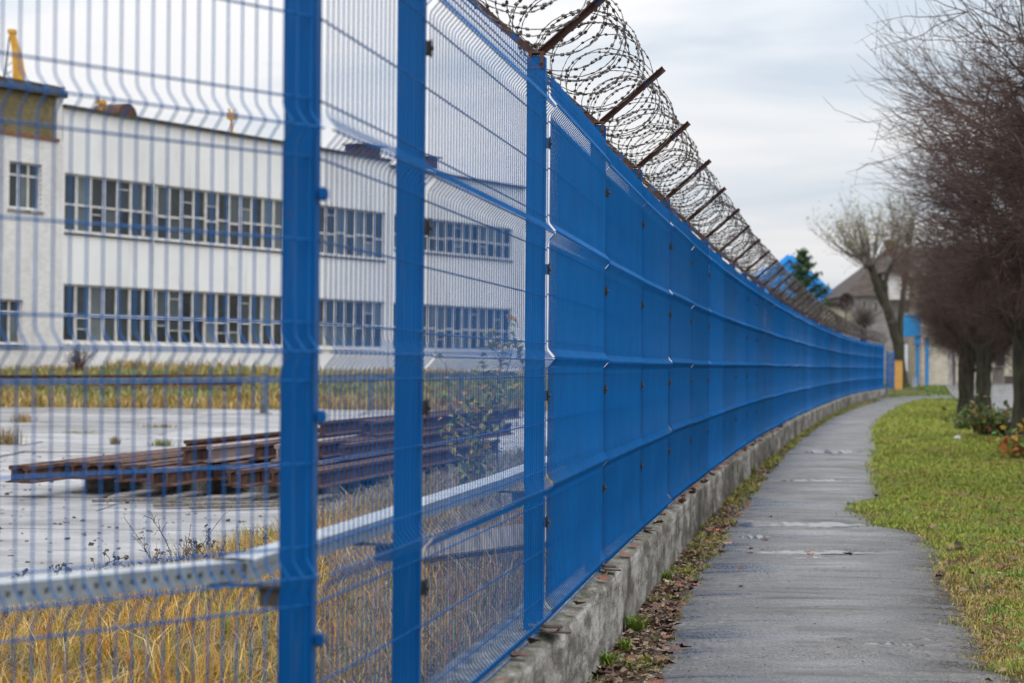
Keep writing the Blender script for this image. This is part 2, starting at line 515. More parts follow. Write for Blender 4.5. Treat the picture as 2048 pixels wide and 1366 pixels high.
PATH_R = [(2060, 1500), (2009, 1366), (1961, 1285), (1922, 1207), (1892, 1153), (1878, 1105), (1849, 1071), (1756, 1053), (1720, 1030), (1700, 1012), (1745, 1004), (1775, 993), (1761, 978), (1751, 934), (1761, 895), (1751, 861), (1770, 836), (1802, 815), (1839, 800)]
PATH_L = [(1215, 1500), (1297, 1366), (1332, 1285), (1341, 1227), (1375, 1163), (1410, 1119), (1458, 1041), (1483, 1002), (1536, 939), (1590, 885), (1653, 841), (1717, 815), (1768, 801)]
def edge_curve(pts):
    q = np.array([(gpt(*p).x, gpt(*p).y) for p in pts])
    return q
_pr, _pl = edge_curve(PATH_R), edge_curve(PATH_L)
def path_right(y): return np.interp(y, _pr[:, 1], _pr[:, 0])
def path_left(y): return np.interp(y, _pl[:, 1], _pl[:, 0])
def sstep(a, b, x):
    t = np.clip((np.asarray(x, float) - a) / (b - a), 0, 1); return t * t * (3 - 2 * t)
def gh(x, y):
    x = np.asarray(x, float); y = np.asarray(y, float)
    h = .95 * sstep(63, 77, y) * sstep(-2.0, -9.0, x - fence_x(y))
    h = np.maximum(h, .38 * sstep(100, 132, y))
    return h
def gz(x, y): return float(gh(x, y))
def road_left(y): return 12.2 + .18 * (np.asarray(y) - 55)

# ------------------------------------------------------------------ ground sheet
def build_ground():
    ys = np.concatenate([np.arange(-30, 6, 2.0), np.arange(6, 40, .22), np.arange(40, 150, .8), np.geomspace(150, 1500, 30)])
    xs = np.concatenate([-np.geomspace(1200, 42, 24), np.arange(-40, -4, 1.0), np.arange(-4, 8, .16), np.arange(8, 45, .8), np.geomspace(46, 1200, 24)])
    X, Y = np.meshgrid(xs, ys)
    Z = gh(X, Y)
    near = (Y < 60) & (X > -3)
    Z = Z + np.where(near, .012 * vnoise(X, Y, 2.2, 1) + .006 * vnoise(X, Y, 7, 2), 0)
    fx = fence_x(Y)
    Z = Z - .035 * ((Y > 4) & (Y < 99) & (X > path_left(Y) + .10) & (X < path_right(Y) - .10))
    V = np.stack([X, Y, Z], -1).reshape(-1, 3)
    ny, nx = X.shape
    i = np.arange(ny * nx).reshape(ny, nx)
    Q = np.stack([i[:-1, :-1], i[:-1, 1:], i[1:, 1:], i[1:, :-1]], -1).reshape(-1, 4)
    green = np.array([.085, .105, .028]); dry = np.array([.15, .115, .05]); dirt = np.array([.072, .056, .042])
    n1 = (.5 + .5 * vnoise(X, Y, .8, 3))[..., None]
    c = green * n1 + dry * (1 - n1)
    strip = (sstep(fx - .1, fx + .1, X) * (1 - sstep(path_left(Y) - .1, path_left(Y) + .15, X)))[..., None]
    c = c * (1 - strip) + dirt * strip
    edge = np.exp(-((X - path_right(Y)) / .18) ** 2)[..., None] * .8
    c = c * (1 - edge) + dirt * .8 * edge
    left = (X < fx)[..., None]
    c = np.where(left, np.array([.12, .092, .045]) * (.7 + .5 * n1), c)
    me = np_mesh('ground', V, Q, mat=M_GROUND, smooth=True, col=c.reshape(-1, 3))
    tag(link('ground', me), kind='structure')
build_ground()

PUDDLES = [(1490, 1752, 1105, .13), (1585, 1668, 1118, .13), (1478, 1540, 1074, .18), (1470, 1735, 1050, .24), (1700, 1850, 1288, .07), (1610, 1715, 905, .5), (1560, 1690, 962, .26)]
def path_height(x, y):
    amp = np.clip(y / 14, .6, 2.2)
    h = .034 + amp * (.007 * np.sin(y * 2.9 + .9 * np.sin(y * 1.1) + x * .5) + .004 * np.sin(y * 5.3 + np.sin(y * .7) * 2 + x * .8) + .006 * vnoise(x, y, 1.6, 9))
    for px0, px1, py, w in PUDDLES:
        a, b = gpt(px0, py, .02), gpt(px1, py, .02)
        u = np.abs((x - (a.x + b.x) / 2) / ((b.x - a.x) / 2)); v = np.abs((y - (a.y + b.y) / 2) / (w * 1.5))
        k = sstep(1.35, 1.0, np.maximum(u, v))
        h = h * (1 - k) + .010 * k
    return h
def build_path():
    ys = np.concatenate([np.arange(5.0, 26, .07), np.arange(26, 60, .2), np.arange(60, 99, .5)])
    m = 18
    t = np.linspace(0, 1, m)
    xl = path_left(ys) - .04 + .03 * vnoise(ys, ys * .3, 2.3, 5) + .02 * vnoise(ys, ys, 9, 6)
    xr = path_right(ys) + .05 * vnoise(ys, ys * .5, 2.1, 7) + .03 * vnoise(ys, ys, 8, 8)
    X = xl[:, None] + (xr - xl)[:, None] * t[None]
    Y = np.repeat(ys[:, None], m, 1) + .03 * vnoise(X, X * 0, 1, 3)
    mask = (1 - (np.abs(t - .5)[None] * 2) ** 3)
    Z = gh(X, Y) + .026 + (path_height(X, Y) - .026) * mask
    Z = Z - .018 * (np.abs(t - .5)[None] * 2) ** 6
    V = np.stack([X, Y, Z], -1)
    # skirt down into the soil on both sides
    skl = V[:, :1].copy(); skl[..., 2] -= .06; skl[..., 0] -= .02
    skr = V[:, -1:].copy(); skr[..., 2] -= .06; skr[..., 0] += .02
    V = np.concatenate([skl, V, skr], 1)
    n, k, _ = V.shape
    i = np.arange(n * k).reshape(n, k)
    Q = np.stack([i[:-1, :-1], i[:-1, 1:], i[1:, 1:], i[1:, :-1]], -1).reshape(-1, 4)
    tag(link('footpath', np_mesh('footpath', V, Q, mat=M_PATH, smooth=True)), kind='structure')
    # the far bend to the right
    pts_l = [(path_left(98.5), 98.5), (18.2, 104), (20.6, 110), (25, 114)]
    pts_r = [(path_right(98.5), 98.5), (20.2, 102.2), (22.4, 106.5), (26, 110)]
    v = []
    for a, b in zip(pts_l, pts_r):
        for q in (a, b): v.append((float(q[0]), q[1], gz(*q) + .026))
    f = [(2 * j, 2 * j + 1, 2 * j + 3, 2 * j + 2) for j in range(3)]
    me = bpy.data.meshes.new('footpath'); me.from_pydata(v, [], f); me.materials.append(M_PATH)
    tag(link('footpath', me), kind='structure')
build_path()

M_WATER = simple('wet_sheen', (.05, .048, .046), (.08, .077, .075), 3, .16)
def build_puddles():
    for px0, px1, py, wy in PUDDLES:
        a, b = gpt(px0, py, .02), gpt(px1, py, .02)
        t = np.linspace(0, 1, 61)
        x = a.x + (b.x - a.x) * t; y0 = a.y + (b.y - a.y) * t
        env = np.clip(4 * t * (1 - t), 0, 1) ** .5
        up = wy * env * np.clip(.55 + .6 * vnoise(t * 7, t * 3, 1.6, px0 * .013), .06, 1.2)
        dn = wy * env * np.clip(.55 + .6 * vnoise(t * 8, t * 4, 1.4, py * .017), .06, 1.2)
        V = np.stack([np.stack([x, y0 - dn, np.full(61, .0165)], -1), np.stack([x, y0 + up, .0165 + .065 * (up + dn)], -1)], 1)
        i = np.arange(122).reshape(61, 2)
        Q = np.stack([i[:-1, 0], i[1:, 0], i[1:, 1], i[:-1, 1]], -1)
        tag(link('puddle', np_mesh('wet_patch', V, Q, mat=M_WATER)), kind='structure')
build_puddles()

def build_road():
    ys = np.concatenate([np.arange(10, 150, 2.0), np.arange(150, 420, 10.0)])
    xl = road_left(ys)
    t = np.linspace(0, 1, 6)
    X = xl[:, None] + 6.2 * t[None]
    Y = np.repeat(ys[:, None], 6, 1)
    Z = gh(X, Y) + .03 - .05 * (t[None] - .5) ** 2
    V = np.stack([X, Y, Z], -1)
    n, k, _ = V.shape
    i = np.arange(n * k).reshape(n, k)
    Q = np.stack([i[:-1, :-1], i[:-1, 1:], i[1:, 1:], i[1:, :-1]], -1).reshape(-1, 4)
    tag(link('road', np_mesh('road', V, Q, mat=M_ROAD, smooth=True)), kind='structure')
    # low kerb stones along the verge side
    kb = MB()
    for j in range(0, len(ys) - 1):
        a = Vector((xl[j] - .08, ys[j], gz(xl[j], ys[j]) + .05)); b = Vector((xl[j + 1] - .08, ys[j + 1] - .02, gz(xl[j + 1], ys[j + 1]) + .05))
        kb.bar(a, b, .15, .16)
    tag(kb.build('kerb', M_CONC), kind='structure')
build_road()

# pale slabs of the yard behind the fence, one object each
def yard_edge(y):
    return float(np.interp(y, [5, 11.5, 16.9, 21.8, 26, 40, 65], [-3.3, -2.75, -1.85, -1.55, -1.0, 1.2, 5.2]))
def build_yard():
    yard = tag(empty('yard_pavement'), kind='structure')
    rnd = random.Random(3)
    y = 9.3
    row = 0
    while y < 64.5:
        d = 2.15 if y < 40 else 4.1
        w = 4.4
        x1 = yard_edge(y + d / 2) + rnd.uniform(-.12, .12)
        x = x1
        while x > -.36 * (y + d) - 5:
            ww = w if x < x1 - .1 else rnd.uniform(2.2, 4.2)
            tilt = rnd.uniform(-.006, .006)
            zt = .03 + rnd.uniform(-.006, .006)
            g = .022
            mb = MB()
            nx = 4
            skew = [rnd.uniform(-.05, .05) if x >= x1 - .1 else 0 for _ in range(nx + 1)]
            b = mb.box(-ww + g, -g, g, d - g, -.12, 0)
            me = mb.mesh('slab', M_SLAB, bevel=.008)
            s = link('slab', me, yard, (x, y, zt), (tilt, rnd.uniform(-.003, .003), 0))
            x -= ww
        y += d
        row += 1
build_yard()

# ------------------------------------------------------------------ plinth wall
def build_plinth():
    root = tag(empty('plinth_wall', (P1[0], P1[1], 0)), 'weathered low concrete wall that carries the long blue mesh fence', 'wall')
    O = Vector((P1[0], P1[1], 0))
    ys = [P0[1]]
    yy = P0[1]
    zs = np.concatenate([np.arange(P0[1], 26, .09), np.arange(26, 50, .3), np.arange(50, 110.6, 1.0)])
    cx = fence_x(zs)
    tx = np.gradient(cx, zs); ln = np.sqrt(1 + tx ** 2)
    nxv, nyv = 1 / ln, -tx / ln                      # outward (towards the path)
    arc = np.concatenate([[0], np.cumsum(np.hypot(np.diff(cx), np.diff(zs)))])
    # cross-section, outward offset and height
    prof = [(.13, -.25), (.128, .02), (.126, .12), (.125, .22), (.124, .33), (.114, .357), (.06, .362), (-.05, .362), (-.16, .358), (-.185, .34), (-.19, .2), (-.19, -.25)]
    seg_len = 4.6
    nseg = int(arc[-1] // seg_len) + 1
    rnd = np.random.default_rng(5)
    for s in range(nseg):
        a0, a1 = s * seg_len, min((s + 1) * seg_len, arc[-1])
        k = np.where((arc >= a0 - 1e-6) & (arc <= a1 + 1e-6))[0]
        if len(k) < 2: continue
        aa = np.unique(np.concatenate([[a0 + .008], arc[k][(arc[k] > a0 + .03) & (arc[k] < a1 - .03)], [a1 - .008]]))
        z = np.interp(aa, arc, zs); x = np.interp(aa, arc, cx); nx_ = np.interp(aa, arc, nxv); ny_ = np.interp(aa, arc, nyv)
        sh = rnd.uniform(-.006, .006); shz = rnd.uniform(-.008, .008)
        V = np.zeros((len(aa), len(prof), 3))
        for j, (o, h) in enumerate(prof):
            wob = .003 * vnoise(aa, aa * 0 + h * 9, 2.1, 1) + .0025 * vnoise(aa, aa * 0 + j * 31, 13, j * 5.3) + .002 * rnd.normal(size=len(aa))
            chip = 0
            if j in (4, 5, 6):
                chip = np.clip(vnoise(aa, aa * 0 + 2, 4.3, 4 + s) - .40, 0, 1) * .07 + np.clip(vnoise(aa, aa * 0 + 2, 15, 4 + s) - .3, 0, 1) * .014
            oo = o + sh + wob - chip * (1 if j < 6 else .2)
            hh = h + shz * (h > .1) + (.005 * vnoise(aa, aa * 0 + j, 6, 11 + j) - chip * .6) * (h > .25)
            V[:, j, 0] = x + nx_ * oo - O.x
            V[:, j, 1] = z + ny_ * oo - O.y
            V[:, j, 2] = hh
        n, m, _ = V.shape
        i = np.arange(n * m).reshape(n, m)
        Q = np.stack([i[:-1, :-1], i[:-1, 1:], i[1:, 1:], i[1:, :-1]], -1).reshape(-1, 4)[:, ::-1]
        Vf = V.reshape(-1, 3)
        caps = []
        for e in (0, n - 1):
            c = [i[e, j] for j in range(m)]
            for j in range(1, m - 1): caps.append((c[0], c[j], c[j + 1]) if e == 0 else (c[0], c[j + 1], c[j]))
        me = np_mesh('wall_segment', Vf, Q, caps, M_CONC)
        link('wall_segment', me, root)
build_plinth()

# ------------------------------------------------------------------ mesh fence
Z_BOT, Z_TOP = .378, EYE + 1.145
FOLDS = [EYE + .026 + .5 * k for k in (-2, -1, 0, 1, 2)]
PROT, VH = .030, .034
WR = .00290
def wire_profile():
    """(outward, z) polyline of one vertical wire, its folds pushed outward"""
    p = [(0, Z_BOT)]
    for f in FOLDS:
        p += [(0, f - VH - .012), (.003, f - VH), (PROT - .004, f - .007), (PROT, f), (PROT - .004, f + .007), (.003, f + VH), (0, f + VH + .012)]
    p.append((0, Z_TOP))
    return np.array(p)
H_WIRES = sorted([f + d for f in FOLDS for d in (-.065, .065)] + [f + .25 for f in FOLDS[:-1]])
H_PROT = list(FOLDS)
def wires_mesh(name, xs, sides=5, wr=.0021):
    pr = wire_profile()
    P = np.zeros((len(xs), len(pr), 3))
    P[:, :, 0] = np.asarray(xs)[:, None]
    P[:, :, 1] = pr[None, :, 0]
    P[:, :, 2] = pr[None, :, 1]
    V, Q = tubes(P, np.full(P.shape[:2], wr), sides)
    return np_mesh(name, V, Q, mat=M_BLUEWIRE, smooth=True)
def hwire_parts(L):
    out = []
    for h in H_WIRES: out.append((-.0055, h))
    for f in H_PROT: out.append((PROT - .006, f))
    out += [(-.0055, Z_TOP - .03), (-.0055, Z_BOT + .018)]
    return out
def hwire_mesh(L, y, z, r=.0028):
    P = np.array([[[0.004, y, z], [L / 2, y, z], [L - .004, y, z]]], float)
    return tubes(P, np.full((1, 3), r), 5)

fence = tag(empty('mesh_fence', (P1[0], P1[1], 0)), 'long blue welded mesh fence on the concrete wall, topped by V-shaped arms', 'fence')
FO = Vector((P1[0], P1[1], 0))

PANEL_OFF = .0375 + .0065
_panel_full = None
def panel_mesh_full():
    global _panel_full
    if _panel_full is None:
        pr = wire_profile()
        xs = .025 + .05 * np.arange(50)
        P = np.zeros((50, len(pr), 3)); P[:, :, 0] = xs[:, None]; P[:, :, 1] = pr[None, :, 0]; P[:, :, 2] = pr[None, :, 1]
        parts = [tubes(P, np.full(P.shape[:2], WR), 5)] + [hwire_mesh(2.5, y, z) for y, z in hwire_parts(2.5)]
        V, Q = merge(parts)
        _panel_full = np_mesh('panel', V, Q, mat=M_BLUEWIRE, smooth=True)
    return _panel_full
_wire1 = None
rp = random.Random(11)
def place_panel(A, B, single, pitch=.05):
    """panel from post A (nearer) to post B; local x runs B -> A, local y points out to the path"""
    global _wire1
    A = Vector((A[0], A[1], 0)); B = Vector((B[0], B[1], 0))
    d = A - B
    L = d.length
    rz = math.atan2(d.y, d.x)
    outw = Vector((-math.sin(rz), math.cos(rz), 0))
    loc = B + outw * PANEL_OFF - FO + Vector((0, 0, rp.uniform(-.007, .007)))
    rot = (rp.uniform(-.002, .002), rp.uniform(-.0012, .0012), rz)
    if not single:
        o = link('panel', panel_mesh_full(), fence, loc, rot)
        o.scale = (L / 2.5, 1, 1)
        return
    p = empty('panel', loc, 0, fence); p.rotation_euler = rot
    if _wire1 is None: _wire1 = wires_mesh('vertical_wire', [0.0])
    k = int(L / pitch)
    off = (L - (k - 1) * pitch) / 2
    for i in range(k):
        link('vertical_wire', _wire1, p, (off + pitch * i, 0, 0))
    for y, z in hwire_parts(L):
        V, Q = hwire_mesh(L, y, z)
        link('horizontal_wire', np_mesh('horizontal_wire', V, Q, mat=M_BLUEWIRE, smooth=True), p)
place_panel(P0, P1, True, .0438)
for i in range(NPOST - 1):
    place_panel(POSTS[i], POSTS[i + 1], i < 2)

# posts with clamps and V arms
def dir_at(i):
    a = POSTS[max(i - 1, 0)]; b = POSTS[min(i + 1, NPOST - 1)]
    if i == 0: a, b = POSTS[0], POSTS[1]
    v = Vector((b[0] - a[0], b[1] - a[1], 0)); return v.normalized()
POST_TOP = EYE + 1.225
_post_me = MB().box(-.0275, .0275, -.0375, .0375, .30, POST_TOP).mesh('post', M_BLUE, bevel=.006)
def clamp_mesh():
    mb = MB()
    mb.box(-.016, .016, .0385, .0515, -.020, .020)
    mb.box(-.012, .012, .0515, .056, -.026, .026)
    return mb.mesh('clamp', M_CLAMP, bevel=.003)
_clamp_me = clamp_mesh()
_bolt_me = MB().cyl((0, .0562, 0), (0, .063, 0), .008, .007, 8).mesh('bolt', M_CLAMP, bevel=.001)
_cap_me = MB().box(-.014, .016, .040, .060, -.015, .015).mesh('clamp', M_BLUE, bevel=.005)
def arm_mesh(side):
    """L-profile arm in the plane across the fence; local y is outward"""
    mb = MB()
    t = Vector((0, side * .755, .656))
    u = Vector((1, 0, 0)); n = t.cross(u)
    o = Vector((0, side * .012, POST_TOP + .012))
    poly = [(-.0145, -.0145), (.0145, -.0145), (.0145, -.010), (-.010, -.010), (-.010, .0145), (-.0145, .0145)]
    mb.prism(poly, o, o + t * .42, u, n)
    for k in (.16, .30, .385):                      # rivets on the flange
        c = o + t * k
        mb.cyl(c + n * -.0145, c + n * -.019, .006, .005, 6)
    return mb.mesh('arm', M_RUSTBLUE)
_arm_me = {1: arm_mesh(1), -1: arm_mesh(-1)}
def bracket_mesh():
    mb = MB()
    # forked plate wrapped over the post head on its near side
    mb.box(.0285, .034, -.030, .030, POST_TOP - .052, POST_TOP - .040)
    mb.box(.0285, .034, -.030, -.016, POST_TOP - .0395, POST_TOP + .008)
    mb.box(.0285, .034, .016, .030, POST_TOP - .0395, POST_TOP + .008)
    mb.box(-.034, .034, -.032, .032, POST_TOP + .0085, POST_TOP + .016)
    for y in (-.022, .022):
        mb.cyl((.034, y, POST_TOP - .028), (.042, y, POST_TOP - .028), .007, .006, 6)
    return mb.mesh('arm_bracket', M_RUST)
_brk_me = bracket_mesh()
CLAMP_Z = [EYE + .38 - .5 * k for k in range(-1, 4)]
for i in range(NPOST):
    d = dir_at(i)
    rz = math.atan2(-d.y, -d.x) - 0.0
    # local x points back towards the viewer along the fence, local y outward
    x, y = POSTS[i]
    p = link('post', _post_me, fence, Vector((x, y, 0)) - FO, (rp.uniform(-.004, .004), rp.uniform(-.003, .003), rz))
    if i in (0, 1): p.scale = (1.0, 1.0, 1)
    if i < 26:
        link('arm_bracket', _brk_me, p)
        for s in (1, -1): link('arm', _arm_me[s], p)
    else:
        for s in (1, -1): link('arm', _arm_me[s], p)
    if i < 12:
        for cz in CLAMP_Z:
            if i == 0:
                link('clamp', _cap_me, p, (0, 0, cz))
            else:
                link('clamp', _clamp_me, p, (0, 0, cz))
                link('bolt', _bolt_me, p, (0, 0, cz))

# ------------------------------------------------------------------ razor wire
def coil_bay(seed, barbs=True):
    rg = np.random.default_rng(seed)
    r, turns, n = .232, 6, 26
    parts, bp = [], []
    for hand in (1, -1):
        m = turns * n + 1
        t = np.linspace(0, turns * 2 * np.pi, m)
        s = np.linspace(0, 1, m)
        win = np.minimum(1, np.minimum(s, 1 - s) * 12)
        q = hand * t + np.pi / 2
        # loops lean and sag a little, differently each turn
        k = np.floor(t / (2 * np.pi)).astype(int)
        lean = np.interp(t / (2 * np.pi), np.arange(turns + 1), rg.uniform(-.17, .17, turns + 1)) * win
        rr = r * (1 + win * (.05 * np.sin(t * .37 + rg.uniform(0, 6)) + np.interp(t / (2 * np.pi), np.arange(turns + 1), rg.uniform(-.16, .12, turns + 1))))
        X = 2.5 * s + lean * np.sin(q) + win * .05 * np.sin(2 * q + rg.uniform(0, 6))
        Y = rr * np.cos(q) * 1.02
        Z = rr * np.sin(q) * .98 - win * .03 * np.sin(np.pi * s) * (1 + np.sin(q))
        P = np.stack([X, Y, Z], -1)
        V, Q = tubes(P[None], np.full((1, m), .0022), 4)
        parts.append((V, Q))
        # barbs
        seglen = np.concatenate([[0], np.cumsum(np.linalg.norm(np.diff(P, axis=0), axis=1))])
        a = np.arange(.02, seglen[-1], .040)
        C = np.stack([np.interp(a, seglen, P[:, j]) for j in range(3)], -1)
        C2 = np.stack([np.interp(a + .004, seglen, P[:, j]) for j in range(3)], -1)
        bp.append((C, C2 - C))
    V, Q = merge(parts)
    coil = np_mesh('coil', V, Q, mat=M_RAZOR, smooth=True)
    C = np.concatenate([b[0] for b in bp]); T = np.concatenate([b[1] for b in bp])
    T /= np.linalg.norm(T, axis=1, keepdims=True) + 1e-9
    ref = rg.normal(size=T.shape); U = np.cross(T, ref); U /= np.linalg.norm(U, axis=1, keepdims=True); Wv = np.cross(T, U)
    h, wd = .0085, .0072
    vs, fs = [], []
    N = len(C)
    pts = np.stack([C - T * h - U * wd, C + T * h - U * wd, C + T * h * .2 + Wv * .0028, C + T * h + U * wd, C - T * h + U * wd, C - T * h * .2 - Wv * .0028], 1)
    i = np.arange(N)[:, None] * 6
    tri = np.concatenate([i + np.array([[0, 1, 2]]), i + np.array([[2, 3, 4]]), i + np.array([[4, 0, 2]]), i + np.array([[0, 5, 1]]), i + np.array([[1, 5, 3]]), i + np.array([[3, 5, 4]])])
    barb = np_mesh('barbs', pts.reshape(-1, 3), None, tri, M_RAZOR)
    return coil, barb
def build_razor():
    root = tag(empty('razor_wire', (P1[0], P1[1], 0)), 'coiled razor wire lying in the V arms along the fence top', 'razor wire')
    var = [coil_bay(s) for s in range(8)]
    for i in range(NPOST - 1):
        A, B = POSTS[i], POSTS[i + 1]
        d = Vector((B[0] - A[0], B[1] - A[1], 0)); L = d.length
        rz = math.atan2(d.y, d.x)
        c, b = var[(i * 3) % 8]
        o = link('coil', c, root, Vector((A[0], A[1], POST_TOP + .012 + .285)) - FO, (0, 0, rz))
        o.scale = (L / 2.5, 1 if i % 2 else -1, 1)
        bb = link('barbs', b, o)
        tag(bb, kind='stuff')
    # two straight carrier wires strung from arm to arm
    for side, h in ((.235, .225), (-.235, .225)):
        P = []
        for i in range(NPOST):
            d = dir_at(i); n = Vector((d.y, -d.x, 0))
            p = Vector((POSTS[i][0], POSTS[i][1], POST_TOP + h)) + n * side - FO
            P.append(tuple(p))
        V, Q = tubes(np.array([P]), np.full((1, NPOST), .0018), 4)
        link('carrier_wire', np_mesh('carrier_wire', V, Q, mat=M_RAZOR), root)
build_razor()

# ------------------------------------------------------------------ perforated beam behind the fence
def build_beam():
    root = tag(empty('perforated_beam', (P1[0], P1[1], 0)), 'pale galvanised perforated channel running along the yard side of the fence', 'steel channel')
    line = [P0] + POSTS[:12]
    zc = EYE - .463
    acc = 0
    for i in range(len(line) - 1):
        A = Vector((line[i][0], line[i][1], 0)); B = Vector((line[i + 1][0], line[i + 1][1], 0))
        d = (B - A); L = d.length; d.normalize()
        n = Vector((-d.y, d.x, 0))                   # into the yard
        e = empty('channel', A + n * .12 - FO + Vector((0, 0, zc)), math.atan2(d.y, d.x), root)
        top = MB().box(0.004, L - .004, 0, .085, .010, .014)
        top.box(0.004, L - .004, .082, .085, -.035, .0095)
        link('top_plate', top.mesh('top_plate', M_GALV), e)
        fr = MB()
        fr.box(.004, L - .004, 0, .003, -.002, .0095)
        fr.box(.004, L - .004, 0, .003, -.030, -.014)
        k = 0
        x = .004
        while x < L - .03:
            fr.box(x, x + .022, 0, .003, -.0138, -.0022)
            x += .034
        link('perforated_face', fr.mesh('perforated_face', M_GALV), e)
        if i > 0:
            br = MB().box(-.02, .02, -.082, .085, -.043, -.0352).box(-.010, .010, -.082, -.03, -.085, -.0432)
            link('bracket', br.mesh('bracket', M_DARKTRIM), e)
build_beam()

# ------------------------------------------------------------------ factory hall
def build_factory():
    root = tag(empty('factory_hall', (-16.4, 80, 0), math.atan2(.884, .468)), 'long white two-storey factory hall with strips of grimy windows behind the yard', 'factory')
    T = .4
    ROOF = 10.62
    S2 = 23.0
    LEN = 36.2
    win = [(.12, 22.62, 2.06, 4.22), (.12, 22.62, 6.10, 8.27), (23.42, 35.0, 2.06, 4.22), (23.42, 35.0, 6.66, 8.27)]
    # wall pieces around the openings
    mb = MB()
    mb.box(0, 22.98, 0, T, -.5, 2.06); mb.box(0, 22.98, 0, T, 4.22, 6.10); mb.box(0, 22.98, 0, T, 8.27, ROOF)
    for z0, z1 in ((2.06, 4.22), (6.10, 8.27)):
        mb.box(0, .12, .002, T, z0, z1); mb.box(22.62, 22.98, .002, T, z0, z1)
    mb.box(22.985, LEN, .0, T, -.5, 2.06); mb.box(22.985, LEN, 0, T, 4.22, 6.66); mb.box(22.985, LEN, 0, T, 8.27, ROOF - .25)
    for z0, z1 in ((2.06, 4.22), (6.66, 8.27)):
        mb.box(22.985, 23.42, .002, T, z0, z1); mb.box(35.0, LEN, .002, T, z0, z1)
    mb.box(LEN - .4, LEN, T + .01, 24, -.5, ROOF - .3)
    link('wall', mb.mesh('wall', M_WALLW), root)
    rb = MB()
    rb.box(-.05, 22.98, -.14, 24, ROOF + .004, ROOF + .12)
    rb.box(23.0, LEN + .2, -.14, 24, ROOF - .246, ROOF - .13)
    link('roof', rb.mesh('roof', M_DARKTRIM), root)
    link('expansion_joint', MB().box(22.95, 23.0, -.006, -.002, -.5, ROOF).mesh('expansion_joint', M_DARKTRIM), root)
    back = MB().box(.2, LEN - .5, 3.0, 3.1, -.5, ROOF - .4)
    link('inner_wall', back.mesh('inner_wall', M_DARKMETAL), root)
    rnd = random.Random(4)
    def window(s0, s1, z0, z1):
        f = MB()
        w = .065
        f.box(s0, s0 + w, .10, .20, z0, z1); f.box(s1 - w, s1, .10, .20, z0, z1)
        f.box(s0 + w, s1 - w, .10, .20, z0, z0 + .10); f.box(s0 + w, s1 - w, .10, .20, z1 - .07, z1)
        zm = z0 + (z1 - z0) * rnd.choice((.46, .46, .46, .42))
        f.box(s0 + w, s1 - w, .10, .20, zm, zm + .08)
        o = link('window', f.mesh('window', M_FRAME), root)
        for a, b in ((z0 + .10, zm), (zm + .08, z1 - .07)):
            if rnd.random() < .18:
                m2 = (a + b) / 2 if rnd.random() < .5 else a + (b - a) * .7
                link('glazing_bar', MB().box(s0 + w, s1 - w, .125, .165, m2, m2 + .035).mesh('glazing_bar', M_FRAME), o)
                link('pane', MB().box(s0 + w, s1 - w, .150, .156, a, m2).mesh('pane', M_GLASS), o)
                link('pane', MB().box(s0 + w, s1 - w, .150, .156, m2 + .035, b).mesh('pane', M_GLASS), o)
            else:
                link('pane', MB().box(s0 + w, s1 - w, .150, .156, a, b).mesh('pane', M_GLASS), o)
    for s0, s1, z0, z1 in win:
        n = round((s1 - s0) / .81)
        b = (s1 - s0) / n
        for i in range(n): window(s0 + i * b + .004, s0 + (i + 1) * b - .004, z0 + .004, z1 - .004)
        link('sill', MB().box(s0 - .02, s1 + .02, -.06, -.003, z0 - .07, z0 - .004).mesh('sill', M_DARKTRIM if z0 > 5 else M_WALLW), root)
    # brick stair tower at the corner
    tw = MB()
    fr = -.12
    tws = [(-3.04, -1.30, 6.75, 8.43), (-4.0, -2.24, 1.95, 3.55), (-6.6, -4.9, 6.75, 8.43)]
    x0, x1 = -8.0, -.15
    # front skin with three openings, built in bands
    zl = [-.5, 1.95, 3.55, 6.75, 8.43, 9.32]
    tw.box(x0, x1, fr, fr + .4, zl[0], zl[1])
    tw.box(x0, -4.0, fr, fr + .4, zl[1], zl[2]); tw.box(-2.24, x1, fr, fr + .4, zl[1], zl[2])
    tw.box(x0, x1, fr, fr + .4, zl[2], zl[3])
    tw.box(x0, -6.6, fr, fr + .4, zl[3], zl[4]); tw.box(-4.9, -3.04, fr, fr + .4, zl[3], zl[4]); tw.box(-1.30, x1, fr, fr + .4, zl[3], zl[4])
    tw.box(x0, x1, fr, fr + .4, zl[4], zl[5])
    tw.box(x0, x0 + .4, fr + .402, 8, zl[0], zl[5]); tw.box(x1 - .4, x1, fr + .402, 8, zl[0], zl[5])
    tower = link('stair_tower', tw.mesh('stair_tower', M_BRICKW), root)
    inn = MB().box(x0 + .5, x1 - .5, 1.4, 1.5, -.5, 9.2)
    link('inner_wall', inn.mesh('inner_wall', M_DARKMETAL), root)
    pb = MB().box(x0 + .1, x1 - .32, fr + .12, 7.6, 9.324, 10.95)
    link('roof_room', pb.mesh('roof_room', M_YBRICK), tower)
    link('corner_pier', MB().box(x1 - .315, x1 - .02, fr + .03, fr + .6, 9.326, 10.95).mesh('corner_pier', M_BRICKW), tower)
    link('cornice', MB().box(x0 - .2, x1 + .10, fr - .12, 7.9, 10.954, 11.16).box(x0 - .1, x1 + .02, fr - .02, 7.8, 11.164, 11.34).mesh('cornice', M_DARKTRIM), tower)
    link('brick_band', MB().box(x0, x1 - .25, fr - .06, fr + .1, 9.325, 9.44).mesh('brick_band', simple('red_brick_band', (.16, .06, .03), (.28, .12, .06), 6, .9)), tower)
